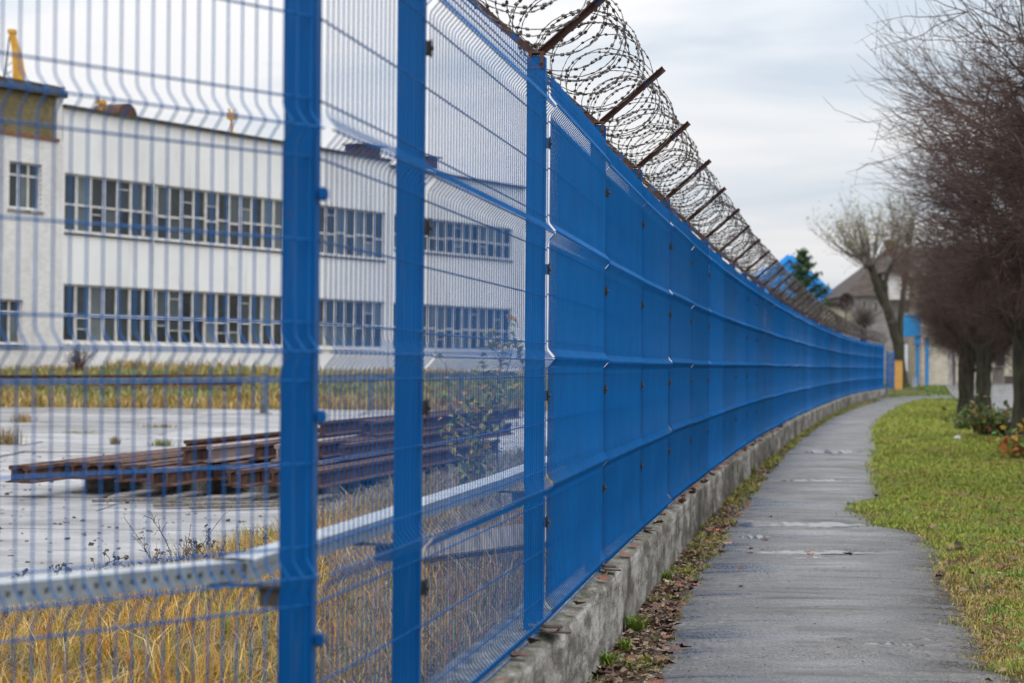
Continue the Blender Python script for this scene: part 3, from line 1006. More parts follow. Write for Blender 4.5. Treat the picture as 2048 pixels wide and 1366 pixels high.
    for s0, s1, z0, z1 in tws:
        f = MB(); w = .07
        n = 3 if s1 - s0 < 1.75 and z0 > 5 else 3
        zt = z0 + (z1 - z0) * .70
        f.box(s0, s1, fr + .12, fr + .2, z0, z0 + .1); f.box(s0, s1, fr + .12, fr + .2, z1 - .07, z1)
        f.box(s0 + .1, s1 - .1, fr + .121, fr + .199, zt, zt + .08)
        for k in range(n + 1):
            xx = s0 + (s1 - s0 - w * 1.4) * k / n
            f.box(xx, xx + w * 1.4, fr + .1205, fr + .1995, z0 + .1, z1 - .07)
        o = link('window', f.mesh('window', M_FRAME), tower)
        # (thing > part > sub-part ends here: the panes join the tower window level)
        for k in range(n):
            a = s0 + (s1 - s0 - w * 1.4) * k / n + w * 1.4; b = s0 + (s1 - s0 - w * 1.4) * (k + 1) / n
            link('pane', MB().box(a, b, fr + .155, fr + .161, z0 + .1, zt).mesh('pane', M_GLASS), tower)
            link('pane', MB().box(a, b, fr + .155, fr + .161, zt + .08, z1 - .07).mesh('pane', M_GLASS), tower)
        link('sill', MB().box(s0 - .08, s1 + .08, fr - .06, fr + .1, z0 - .09, z0 - .004).mesh('sill', M_CONC), tower)
    # things on the roof edge
    def s_at(px):
        k = (px - 1024) / F_PX
        return (k * 80 + 16.4) / (.468 - .884 * k)
    v = MB()
    s = s_at(285)
    prof = [(math.cos(q) * .62, math.sin(q) * .62) for q in np.linspace(0, math.pi, 9)]
    v.prism(prof, (s, .8, ROOF + .11), (s, 2.2, ROOF + .11), (1, 0, 0), (0, 0, 1))
    link('roof_vent', v.mesh('roof_vent', M_RUST), root)
    for px, w, h, d in ((760, 1.5, .55, 1.0), (880, 1.0, .5, 1.0)):
        s = s_at(px)
        link('roof_hatch', MB().box(s - w / 2, s + w / 2, .5, .5 + d, ROOF + .125, ROOF + .125 + h).box(s - w / 2 - .08, s + w / 2 + .3, .4, .6 + d, ROOF + .13 + h, ROOF + .2 + h).mesh('roof_hatch', M_RUST), root)
    for px, h in ((218, .55), (479, 1.05)):
        s = s_at(px)
        m = MB()
        m.cyl((s, .5, ROOF + .12), (s, .5, ROOF + .12 + h * .6), .06, .05, 8)
        m.box(s - .16, s + .16, .36, .64, ROOF + .12 + h * .6, ROOF + .12 + h * .85)
        m.bar((s - .1, .5, ROOF + .12 + h * .85), (s - .22, .5, ROOF + .12 + h), .06, .06); m.bar((s + .1, .5, ROOF + .12 + h * .85), (s + .2, .5, ROOF + .12 + h), .06, .06)
        link('roof_lamp', m.mesh('roof_lamp', M_YELLOW), root)
    link('downpipe', MB().cyl((s_at(300), -.09, .3), (s_at(300), -.09, 8.6), .035, n=8).mesh('downpipe', M_FRAME), root)
build_factory()

# ------------------------------------------------------------------ crane beyond the hall
def build_crane():
    b = at(28, 175, 150)
    k = 150 / F_PX
    root = tag(empty('harbour_crane', (b.x, b.y, 0)), 'yellow crane jib standing up behind the brick tower of the hall', 'crane')
    zb, zt = b.z - 1.5, b.z + 108 * k
    m = MB()
    m.prism([(-.55, -.5), (.55, -.5), (.55, .5), (-.55, .5)], (0.25, 0, 0), (.25, 0, zb), (1, 0, 0), (0, 1, 0))
    link('tower', m.mesh('tower', M_YELLOW), root)
    j = MB()
    vs = []
    for z, x0, x1 in ((zb + .004, -.10, .75), (zb + 2.6, -.02, .68), (zb + 4.2, -.12, .35), (zt, -.34, .02)):
        for y in (-.35, .35): vs += [(x0, y, z), (x1, y, z)]
    fs = []
    for i in range(3):
        a = i * 4; c = a + 4
        fs += [(a, a + 1, c + 1, c), (a + 3, a + 2, c + 2, c + 3), (a + 2, a, c, c + 2), (a + 1, a + 3, c + 3, c + 1)]
    fs += [(12, 13, 15, 14), (0, 2, 3, 1)]
    j.add(vs, fs)
    link('jib', j.mesh('jib', M_YELLOW), root)
    c = MB()
    c.box(-.40, .10, -.4, .4, zt + .002, zt + .25)
    link('jib_head', c.mesh('jib_head', M_YELLOW), root)
    st = MB()
    st.bar((-.35, 0, zt - .2), (-1.05, 0, zb - 1), .09, .09)
    st.bar((-1.0, 0, zb - .5), (-.45, 0, zt - 1.2), .14, .10)
    for q in range(5):
        zz = zb + .6 + q * .6
        st.bar((-.9 + q * .1, 0, zz), (-.15, 0, zz + .2), .05, .05)
    link('stay', st.mesh('stay', M_DARKTRIM), root)
build_crane()

# ------------------------------------------------------------------ stacked rails and the yard
RAIL_POLY = [(-.07, 0), (.07, 0), (.07, .013), (.012, .030), (.009, .125), (.036, .135), (.036, .165), (.028, .172), (-.028, .172), (-.036, .165), (-.036, .135), (-.009, .125), (-.012, .030), (-.07, .013)]
RD = Vector((.18, .984, 0)).normalized()
RN = Vector((RD.y, -RD.x, 0))
def build_rails():
    rnd = random.Random(9)
    me = MB().prism(RAIL_POLY, (0, 0, 0), (0, 9.5, 0), (1, 0, 0), (0, 0, 1)).mesh('rail', M_RUST)
    me2 = MB().prism(RAIL_POLY, (0, 0, 0), (0, 9.5, 0), (1, 0, 0), (0, 0, 1)).mesh('rail', M_RUSTPALE)
    rz = math.atan2(RD.y, RD.x) - math.pi / 2
    def rail(p, label, m=me, roll=0.0, extra=0.0):
        o = link('rail', m, None, p, (0, roll, rz + extra))
        tag(o, label, 'rail', 'rusty rails stacked on the yard')
    a = gpt(15, 968, .19)
    base = Vector((a.x, 21.7, .19))
    for k in range(22):
        f = k / 21
        off = RN * (.147 * k)
        p = base + off
        p.y = 21.75 - f * .55 + rnd.choice((0, -.1, .25, .55, .9, 1.2)) * (1 if 1 < k < 20 else 0)
        p.z = .19 + rnd.uniform(-.004, .004)
        if k == 0: lab = 'rusty rail at the outer edge of the bottom layer, farthest from the fence'
        elif k == 21: lab = 'rusty rail at the fence-side edge of the bottom layer'
        else:
            word = ['second', 'third', 'fourth', 'fifth', 'sixth', 'seventh', 'eighth', 'ninth', 'tenth', 'eleventh']
            lab = f'rusty rail of the bottom layer, {word[k - 1]} from its outer edge' if k <= 10 else f'rusty rail of the bottom layer, {word[20 - k]} from its fence side'
        rail(p, lab)
    up = [(6.3, 2.6, 0, 'rusty'), (10.4, .75, 0, 'rusty'), (11.45, 1.1, 0, 'pale'), (13.0, 1.9, 0, 'rusty'), (14.2, 2.3, 0, 'rusty'), (15.3, 1.6, 0, 'pale'), (16.4, 2.6, 0, 'rusty'), (17.6, 3.1, 0, 'rusty'), (19.0, 2.2, 0, 'rusty')]
    for j, (k, dy, rl, kind) in enumerate(up):
        p = base + RN * (.147 * k) + RD * dy
        p.z = .372 if kind == 'rusty' else .378
        lab = {('rusty', 0): 'long rusty rail lying alone on top of the stack, its outer end showing', ('rusty', 1): 'rusty rail of the second layer whose sawn end sticks out farthest'}.get((kind, j), ('bright-headed worn rail of the second layer, outer one of two' if j == 2 else 'bright-headed worn rail of the second layer, the one nearer the fence') if kind == 'pale' else 'rusty rail of the second layer, ' + {3: 'first past the outer bright-headed rail', 4: 'second past the outer bright-headed rail', 6: 'first past the inner bright-headed rail', 7: 'next to last on the fence side', 8: 'last on the fence side'}.get(j, ''))
        rail(p, lab, me if kind == 'rusty' else me2, 0, rnd.uniform(-.008, .008))
    for j, (k, dy) in enumerate(((13.6, 4.2), (15.9, 4.8), (17.2, 4.5))):
        p = base + RN * (.147 * k) + RD * dy; p.z = .556
        rail(p, ['rusty rail on the third layer, nearest the outer side', 'rusty rail in the middle of the third layer', 'rusty rail of the third layer nearest the fence'][j], me, 0, rnd.uniform(-.006, .006))
    # timbers below
    for j, t in enumerate((1.9, 4.2, 6.6, 9.0)):
        c = base + RD * t + RN * 1.55
        m = MB().bar((-1.5, 0, 0), (1.5, 0, 0), .22, .15)
        o = m.build('timber', M_TIMBER, None, (c.x, c.y, .105), (0, 0, math.atan2(RN.y, RN.x) + rnd.uniform(-.03, .03)), bevel=.01)
        tag(o, ['timber under the sawn ends of the rail stack, first of four', 'second timber from the sawn ends under the rail stack', 'third timber from the sawn ends under the rail stack', 'timber under the far ends of the rail stack'][j], 'timber')
    # planks lying in front of the timbers
    for j, (px, py, a) in enumerate(((330, 1000, .35), (450, 1008, .5), (520, 1012, .55))):
        q = gpt(px, py, .06)
        o = MB().box(-.7, .7, -.04, .04, -.015, .015).build('scrap_plank', M_TIMBER, None, (q.x, q.y, .062), (0, .0, a))
        tag(o, ['thin grey board poking out under the rails, outermost', 'thin grey board poking out under the rails, middle one', 'thin grey board poking out under the rails, nearest the fence'][j], 'board')
build_rails()

def build_board():
    q = gpt(960, 1108, .22)
    o = MB().bar((-.55, 0, 0), (.75, .15, .10), .24, .045).build('wooden_board', M_TIMBER, None, q, (R(28), 0, R(8)), bevel=.006)
    tag(o, 'grey weathered plank lying in dry grass behind the fence', 'plank')
build_board()

def build_guardrail():
    root = tag(empty('guard_rail', at(530, 829, 59)), 'low grey metal guard rail on posts across the far side of the yard', 'guard rail')
    o = root.location
    a = Vector(at(-250, 770, 56.0)); b = Vector(at(1030, 748, 66))
    d = (b - a)
    for off, h in ((0, .12), (-.30, .06)):
        m = MB().bar(a + Vector((0, 0, off)) - o, b + Vector((0, 0, off)) - o, .06, h + .04)
        if off == 0: link('beam', m.mesh('beam', M_DARKMETAL), root)
    for px in (-60, 703, 905):
        p = a + d * ((px + 250) / 1280)
        m = MB().box(-.06, .06, -.05, .05, gz(p.x, p.y) - .1, p.z + .05)
        link('post', m.mesh('post', M_DARKMETAL), root, (p.x - o.x, p.y + .10 - o.y, -o.z))
    p = at(530, 790, 59)
    link('post', MB().box(-.09, .09, -.06, .06, -.02, p.z + .58).box(-.22, .22, -.15, .15, -.02, .06).mesh('post', M_DARKMETAL), root, (p.x - o.x, p.y - .3 - o.y, -o.z))
build_guardrail()

def build_track():
    root = tag(empty('railway_track', at(150, 790, 69)), 'rusty railway track half buried in the yellow grass before the hall', 'railway track')
    o = root.location
    for dy in (0, 1.52):
        a = Vector((-30, 68.2 + dy, 0)); b = Vector((-8.6, 70.2 + dy, 0))
        for p in (a, b): p.z = gz(p.x, p.y) + .16
        link('rail', MB().prism([(x * 1.3, y * 1.2) for x, y in RAIL_POLY], a - o, b - o, (0, 1, 0), (0, 0, 1)).mesh('rail', M_RUST), root)
    for k in range(30):
        t = k / 29
        x = -30 + 21.4 * t; y = 68.2 + 2 * t
        z0 = gz(x, y) + .06
        link('sleeper', MB().bar((x - o.x, y - .5 - o.y, z0 - o.z), (x - o.x - .02, y + 2.0 - o.y, z0 - o.z), .24, .16).mesh('sleeper', M_TIMBER), root)
build_track()

# ------------------------------------------------------------------ street trees (bare, twiggy)
def curve_paths(start, d0, d1, length, n, rng, wob=.06):
    """N smooth paths from start, leaving along d0 and ending along d1"""
    N = len(start)
    t = np.linspace(0, 1, n)[None, :, None]
    d = d0[:, None] * (1 - t) + d1[:, None] * t
    d = d / (np.linalg.norm(d, axis=2, keepdims=True) + 1e-9)
    d = d + rng.normal(size=(N, n, 3)) * wob
    step = (length / (n - 1))[:, None, None]
    P = start[:, None] + np.concatenate([np.zeros((N, 1, 3)), np.cumsum(d[:, 1:] * step, axis=1)], axis=1)
    return P
def unit(v): return v / (np.linalg.norm(v, axis=-1, keepdims=True) + 1e-9)

def twiggy_tree(seed, trunk_h=2.1, trunk_r=.27, rx=2.45, zc=4.6, rz=3.1, n_twig=3700):
    rng = np.random.default_rng(seed)
    # trunk with burrs
    n = 12
    z = np.linspace(-.15, trunk_h + .5, n)
    m = 14
    a = np.arange(m) * 2 * np.pi / m
    rad = trunk_r * (1.0 + .35 * np.exp(-((z + .15) / .22) ** 1.0) * (z < .8) - .12 * z / trunk_h + .10 * np.exp(-((z - trunk_h) / .35) ** 2))
    rr = rad[:, None] * (1 + .09 * np.sin(3 * a + seed)[None] + .07 * rng.normal(size=(n, m)))
    V = np.stack([rr * np.cos(a)[None], rr * np.sin(a)[None], np.repeat(z[:, None], m, 1)], -1)
    i = np.arange(n * m).reshape(n, m); nx = np.roll(i, -1, 1)
    Q = np.stack([i[:-1], nx[:-1], nx[1:], i[1:]], -1).reshape(-1, 4)
    trunk = np_mesh('trunk', V.reshape(-1, 3), Q, mat=M_BARK, smooth=True)
    # limbs
    NL = 16
    ang = np.arange(NL) * 2.39996 + rng.uniform(0, 6)
    el = rng.uniform(.35, 1.25, NL)
    st = np.stack([np.cos(ang) * .08, np.sin(ang) * .08, trunk_h + rng.uniform(-.5, .3, NL)], -1)
    d0 = np.stack([np.cos(ang) * np.cos(el), np.sin(ang) * np.cos(el), np.sin(el)], -1)
    d1 = unit(d0 + np.array([0, 0, .9]))
    ln = rng.uniform(2.2, 3.6, NL) * (.62 + .4 * np.sin(el))
    LP = curve_paths(st, d0, d1, ln, 9, rng, .08)
    LR = np.linspace(1, .25, 9)[None] * rng.uniform(.055, .09, NL)[:, None]
    V, Q = tubes(LP, LR, 6)
    limbs = np_mesh('limbs', V, Q, mat=M_BARK, smooth=True)
    parts = []
    # branches off the limbs
    NB = 190
    li = rng.integers(0, NL, NB); lt = rng.uniform(.25, 1, NB)
    k = np.minimum((lt * 8).astype(int), 7); f = (lt * 8 - k)[:, None]
    bs = LP[li, k] * (1 - f) + LP[li, k + 1] * f
    out = bs * np.array([1, 1, 0]); out = unit(out + rng.normal(size=(NB, 3)) * .3)
    up = rng.uniform(-.25, 1.2, NB)[:, None] * np.array([0, 0, 1.0])
    b0 = unit(out * 1.0 + up + rng.normal(size=(NB, 3)) * .35)
    b1 = unit(b0 + np.array([0, 0, .45]) + rng.normal(size=(NB, 3)) * .25)
    bl = rng.uniform(.7, 1.5, NB)
    BP = curve_paths(bs, b0, b1, bl, 7, rng, .10)
    parts.append(tubes(BP, np.linspace(1, .4, 7)[None] * rng.uniform(.010, .019, NB)[:, None], 4))
    # twigs off the branches
    bi = rng.integers(0, NB, n_twig); kk = rng.integers(1, 7, n_twig)
    ts = BP[bi, kk] + rng.normal(size=(n_twig, 3)) * .01
    c = np.array([0, 0, zc])
    rel = (ts - c) / np.array([rx, rx, rz])
    rn = unit(rel + rng.normal(size=(n_twig, 3)) * .30)
    t0 = unit(rn + rng.normal(size=(n_twig, 3)) * .45 + np.array([0, 0, .15]))
    t1 = unit(t0 + np.array([0, 0, .55]) + rng.normal(size=(n_twig, 3)) * .2)
    tl = rng.uniform(.5, 1.25, n_twig)
    TP = curve_paths(ts, t0, t1, tl, 7, rng, .12)
    parts.append(tubes(TP, np.linspace(1, .35, 7)[None] * rng.uniform(.0042, .0072, n_twig)[:, None], 3))
    # twiglets
    NT = int(n_twig * 2.4)
    ti = rng.integers(0, n_twig, NT); kk = rng.integers(1, 6, NT)
    ss = TP[ti, kk]
    dd = unit(TP[ti, kk + 1] - TP[ti, kk])
    s0 = unit(dd + rng.normal(size=(NT, 3)) * .6)
    s1 = unit(s0 + np.array([0, 0, .35]) + rng.normal(size=(NT, 3)) * .2)
    SP = curve_paths(ss, s0, s1, rng.uniform(.18, .5, NT), 4, rng, .12)
    parts.append(tubes(SP, np.linspace(1, .5, 4)[None] * rng.uniform(.0026, .0042, NT)[:, None], 3))
    V, Q = merge(parts)
    vase = (.52 + .48 * sstep(1.0, 4.2, V[:, 2]))[:, None]          # the crowns are narrow below and spread upwards
    V = np.concatenate([V[:, :2] * vase, V[:, 2:]], 1)
    twigs = np_mesh('crown', V, Q, mat=M_TWIG, smooth=True)
    return trunk, limbs, twigs

TREES = [twiggy_tree(1), twiggy_tree(2, 2.2, .26, 2.5, 4.7, 3.2), twiggy_tree(3, 2.0, .29, 2.4, 4.5, 3.0)]
def build_street_trees():
    spots = [(7.05, 17.0, 'bare twiggy street tree nearest the camera, only its branch tips in view', 1.02),
             (7.5, 24.5, 'bare twiggy street tree whose branches fill the upper right corner', 1.10),
             (8.55, 33.0, 'bare twiggy street tree third along the verge, trunk out of view', 1.10),
             (9.80, 42.0, 'bare street tree with a dark mossy trunk at the photo\'s right edge', .95),
             (12.86, 60.0, 'bare street tree, right one of the two close dark trunks on the verge', .86),
             (13.65, 66.0, 'bare street tree, left one of the two close dark trunks on the verge', .84),
             (16.6, 80.0, 'bare street tree far along the verge behind the two close trunks', .85)]
    for i, (x, y, lab, s) in enumerate(spots):
        root = tag(empty('street_tree', (x, y, gz(x, y)), i * 1.9 + .4), lab, 'tree', 'bare trees in a row along the verge')
        root.scale = (s, s, s)
        tr, li, tw = TREES[i % 3]
        t = link('trunk', tr, root)
        if i >= 4: t.scale = (1.0, 1.0, 1)
        link('limbs', li, root)
        tag(link('crown', tw, root), kind='stuff')
build_street_trees()

# ------------------------------------------------------------------ leaf and blade scatter
def leaf_quads(C, N_, size, rng, aspect=.62):
    """pointed little leaves (two triangles folded on the midrib)"""
    n = len(C)
    a = unit(rng.normal(size=(n, 3)))
    b = np.cross(N_, a); b = unit(b); a = np.cross(b, N_)
    s = size[:, None]
    p0 = C - a * s; p2 = C + a * s
    p1 = C + b * s * aspect + N_ * s * .25; p3 = C - b * s * aspect + N_ * s * .25
    V = np.stack([p0, p1, p2, p3], 1).reshape(-1, 3)
    i = np.arange(n)[:, None] * 4
    T = np.concatenate([i + np.array([[0, 1, 2]]), i + np.array([[0, 2, 3]])])
    return V, T
def blades(X, Y, Z, H, Wd, lean, rng, cols, bend=.5):
    n = len(X)
    a = rng.uniform(0, 2 * np.pi, n)
    dx, dy = np.cos(a), np.sin(a)
    fx, fy = -dy, dx
    b = np.stack([X, Y, Z], -1)
    w = Wd[:, None]
    side = np.stack([dx, dy, np.zeros(n)], -1)
    fwd = np.stack([fx, fy, np.zeros(n)], -1)
    l = (H * lean)[:, None]
    up = np.array([0, 0, 1.0])
    mid = b + fwd * l * .35 + up * (H * .55)[:, None]
    tip = b + fwd * l + up * (H * (1 - .35 * bend * lean))[:, None]
    V = np.stack([b - side * w, b + side * w, mid + side * w * .8, mid - side * w * .8, tip], 1)
    i = np.arange(n)[:, None] * 5
    Q = i + np.array([[0, 1, 2, 3]])
    T = i + np.array([[3, 2, 4]])
    c = np.repeat(cols[:, None], 5, 1)
    return V.reshape(-1, 3), Q, T, c.reshape(-1, 3)
def pick(rng, pal, n, prob=None):
    pal = np.array(pal)
    c = pal[rng.choice(len(pal), n, p=prob)]
    return np.clip(c * rng.uniform(.75, 1.3, (n, 1)), 0, 1)

def build_lawn():
    rng = np.random.default_rng(21)
    n = 330000
    y = 7.2 * (95 / 7.2) ** rng.uniform(0, 1, n) ** 1.25
    xr = path_right(y)
    lim = np.minimum(road_left(y) - .25, .265 * y + 1.2)
    x = xr + (lim - xr) * rng.uniform(0, 1, n) ** 1.15 + rng.normal(0, .06, n) - .05 + .05 * vnoise(y, y * .3, 6, 4) + .03 * vnoise(y, y * .3, 17, 9)
    patch = vnoise(x, y * .8, 1.5, 4) + .55 * vnoise(x, y, 5, 8)
    bare = vnoise(x, y, 2.6, 13)
    near_edge = np.exp(-((x - xr) / .22) ** 2)
    keep = rng.uniform(0, 1, n) > np.clip(.15 + .5 * (bare > .35) + .35 * near_edge, 0, .85)
    x, y, patch = x[keep], y[keep], patch[keep]
    n = len(x)
    green = pick(rng, [(.19, .26, .028), (.29, .33, .045), (.12, .18, .022), (.35, .35, .07)], n)
    dry = pick(rng, [(.37, .25, .075), (.25, .155, .055), (.44, .33, .13), (.27, .24, .045), (.11, .075, .04)], n)
    # the dry patch sits beside the notch in the path; further on it turns greener
    w = sstep(-.25, .35, patch * .8 - .40 * sstep(15, 20, y) + .55 * np.exp(-((y - 13.5) / 4.5) ** 2) - .05)[:, None]
    w = np.clip(w + rng.normal(0, .15, (n, 1)), 0, 1)
    c = green * (1 - w) + dry * w
    H = rng.uniform(.010, .036, n) * (1 + .7 * (vnoise(x, y, 3, 2) > .3)) * np.clip(y / 16, 1, 2.2)
    Wd = rng.uniform(.0016, .0030, n) * np.clip(y / 11, .8, 6)
    V, Q, T, cc = blades(x, y, gh(x, y) + .004, H, Wd, rng.uniform(.4, 1.6, n), rng, c)
    tag(link('lawn_grass', np_mesh('lawn_grass', V, Q, T, M_GRASS, col=cc)), 'short patchy green and straw-coloured grass on the verge right of the path', None, None, 'stuff')
    # far grass round the path's end
    n = 30000
    y = rng.uniform(92, 150, n); x = rng.uniform(14.5, 34, n)
    fx = fence_x(np.minimum(y, 110)) + np.where(y > 110, 3, .5)
    keep = (x > fx) & ~((x > path_left(y) - .2) & (x < path_right(y) + .2) & (y < 100)) & ~((y > 98) & (y < 114) & (np.abs((x - 18.5) * .55 - (y - 102)) < 3.0) & (x > 17))
    keep &= x < road_left(y)
    x, y = x[keep], y[keep]; n = len(x)
    c = pick(rng, [(.115, .19, .03), (.17, .22, .05), (.10, .15, .03)], n)
    V, Q, T, cc = blades(x, y, gh(x, y), rng.uniform(.08, .2, n), rng.uniform(.012, .03, n), rng.uniform(.3, 1.2, n), rng, c)
    tag(link('far_grass', np_mesh('far_grass', V, Q, T, M_GRASS, col=cc)), 'green grass beyond the end of the fence', None, None, 'stuff')
    # a few taller tufts
    for px, py, h, kind in ((1948, 1180, .17, 'pale'), (1988, 1030, .13, 'green'), (1880, 1080, .07, 'pale'), (2040, 1160, .14, 'green'), (1990, 1230, .08, 'green')):
        q = gpt(px, py)
        m = 46
        x = q.x + rng.normal(0, .035, m); y = q.y + rng.normal(0, .05, m)
        c = pick(rng, [(.34, .33, .13), (.24, .27, .07), (.3, .22, .09)] if kind == 'pale' else [(.09, .20, .03), (.13, .23, .045)], m)
        V, Q, T, cc = blades(x - q.x, y - q.y, np.zeros(m), rng.uniform(.4, 1, m) * h, np.full(m, .0032), rng.uniform(.1, .8, m), rng, c)
        o = link('grass_tuft', np_mesh('grass_tuft', V, Q, T, M_GRASS, col=cc), None, q)
        tag(o, {1948: 'pale spiky grass tuft on the verge close to the path edge', 1988: 'dark green grass tuft in the dry patch of the verge', 1880: 'small pale grass tuft at the bulge of the path edge', 2040: 'green grass tuft cut by the photo\'s right edge', 1990: 'low green weed tuft on the near verge'}[px], 'grass tuft')
build_lawn()

def build_left_grass():
    rng = np.random.default_rng(31)
    # tall yellow grass close behind the first panels
    n = 52000
    y = rng.uniform(6.0, 19, n)
    xe = np.array([yard_edge(v) for v in y]); fx = fence_x(y) - .25
    x = xe + .12 + (fx - xe - .12) * rng.uniform(0, 1, n)
    warm = sstep(.35, -.25, (x / y) + .075)          # the warm yellow stand is over on the outer side
    keep = rng.uniform(0, 1, n) < (.35 + .65 * warm)
    x, y, warm = x[keep], y[keep], warm[keep]; n = len(x)
    c1 = pick(rng, [(.50, .25, .025), (.58, .35, .06), (.42, .17, .02), (.16, .22, .03), (.62, .48, .22)], n, [.28, .22, .16, .20, .14])
    c2 = pick(rng, [(.30, .24, .17), (.22, .18, .13), (.36, .29, .20), (.13, .15, .06), (.36, .24, .09)], n)
    w = (np.clip(warm + rng.normal(0, .25, n), 0, 1) > .55)[:, None]
    c = np.where(w, c1, c2)
    H = rng.uniform(.20, .46, n) * np.where(w[:, 0], 1.0, .8) * (.75 + .35 * (vnoise(x, y, 2.2, 5)))
    H = np.clip(H * np.clip(.35 + (x - xe[keep]) * 1.3, .3, 1), .06, .5)
    V, Q, T, cc = blades(x, y, np.zeros(n), H, rng.uniform(.0014, .0042, n), rng.uniform(.15, 1.1, n), rng, c, 1.0)
    tag(link('tall_grass', np_mesh('tall_grass', V, Q, T, M_GRASS, col=cc)), 'tall yellow autumn grass behind the fence along the yard edge', None, None, 'stuff')
    # dry grey grass further along behind the mesh
    n = 42000
    y = 8.5 * (60 / 8.5) ** rng.uniform(0, 1, n)
    xe = np.array([yard_edge(v) for v in y]) + .1; fx = fence_x(y) - .25
    x = xe + (fx - xe) * rng.uniform(0, 1, n)
    c = pick(rng, [(.27, .22, .16), (.20, .16, .12), (.33, .27, .19), (.15, .16, .07), (.30, .21, .09)], n)
    V, Q, T, cc = blades(x, y, np.zeros(n), rng.uniform(.12, .38, n), rng.uniform(.002, .004, n) * np.clip(y / 12, 1, 3), rng.uniform(.5, 2.0, n), rng, c, 1.0)
    tag(link('dry_grass', np_mesh('dry_grass', V, Q, T, M_GRASS, col=cc)), 'dry grey-brown grass between the fence and the yard slabs', None, None, 'stuff')
    # grass bank before the hall
    n = 60000
    y = rng.uniform(64.2, 80, n); x = rng.uniform(-30, 9, n)
    keep = x < fence_x(y) - .5
    x, y = x[keep], y[keep]; n = len(x)
    q = vnoise(x, y * 2.4, .35, 2) + .3 * vnoise(x, y, 1.3, 6)
    yel = pick(rng, [(.42, .27, .08), (.34, .20, .05), (.46, .36, .17), (.22, .20, .06)], n); gr = pick(rng, [(.17, .20, .05), (.24, .25, .09), (.33, .31, .15)], n)
    band = np.where((y > 64.2) & (y < 67.0), .40, np.where(y > 75.5, .35, -.65)) + q + .5 * (x > -12) * (y < 74) - .35 * (x > -7)
    w = sstep(-.3, .3, band)[:, None]
    H = rng.uniform(.06, .30, n) * (1 + .6 * (q > .2)) * np.where(y < 68, 1.2, 1.0)
    H = H * np.where((x > -14) & (x < -8) & (y > 73), 1.7, 1)
    V, Q, T, cc = blades(x, y, gh(x, y), H, rng.uniform(.012, .03, n), rng.uniform(.2, 1, n), rng, gr * (1 - w) + yel * w, 1.0)
    tag(link('bank_grass', np_mesh('bank_grass', V, Q, T, M_GRASS, col=cc)), 'yellow and green rough grass on the bank before the factory hall', None, None, 'stuff')
    # grass tufts out on the slabs
    for px, py, w, h, lab in ((45, 845, .35, .30, 'straw-coloured grass tuft on the yard slabs before the bank'), (18, 890, .30, .40, 'tall brown weed tuft on the slabs at the outer end of the rails'), (325, 892, .30, .16, 'low green moss tuft on the slabs just behind the rails'), (230, 888, .08, .16, 'thin dry stalk tuft on the slabs behind the rails'), (320, 856, .5, .12, 'flat brown weed strip growing along a slab joint'), (160, 866, .5, .06, 'flat green moss strip along a slab joint of the yard'), (520, 1092, .35, .20, 'green and rust-coloured weed tuft at the slab edge beside the first post'), (480, 1120, .25, .17, 'small yellow-green weed tuft at the slab edge behind the first panel')):
        q = gpt(px, py, .03)
        m = 130
        x = rng.normal(0, w * .35, m); y = rng.normal(0, .10, m)
        pal = [(.15, .20, .04), (.22, .23, .06), (.30, .20, .07)] if ('green' in lab) else [(.36, .24, .08), (.25, .17, .09), (.18, .15, .07)]
        V, Q, T, cc = blades(x, y, np.zeros(m), rng.uniform(.3, 1, m) * h, np.full(m, .007), rng.uniform(.1, .9, m), rng, pick(rng, pal, m))
        tag(link('grass_tuft', np_mesh('grass_tuft', V, Q, T, M_GRASS, col=cc), None, q), lab, 'grass tuft', None, 'stuff' if 'strip' in lab else None)
build_left_grass()

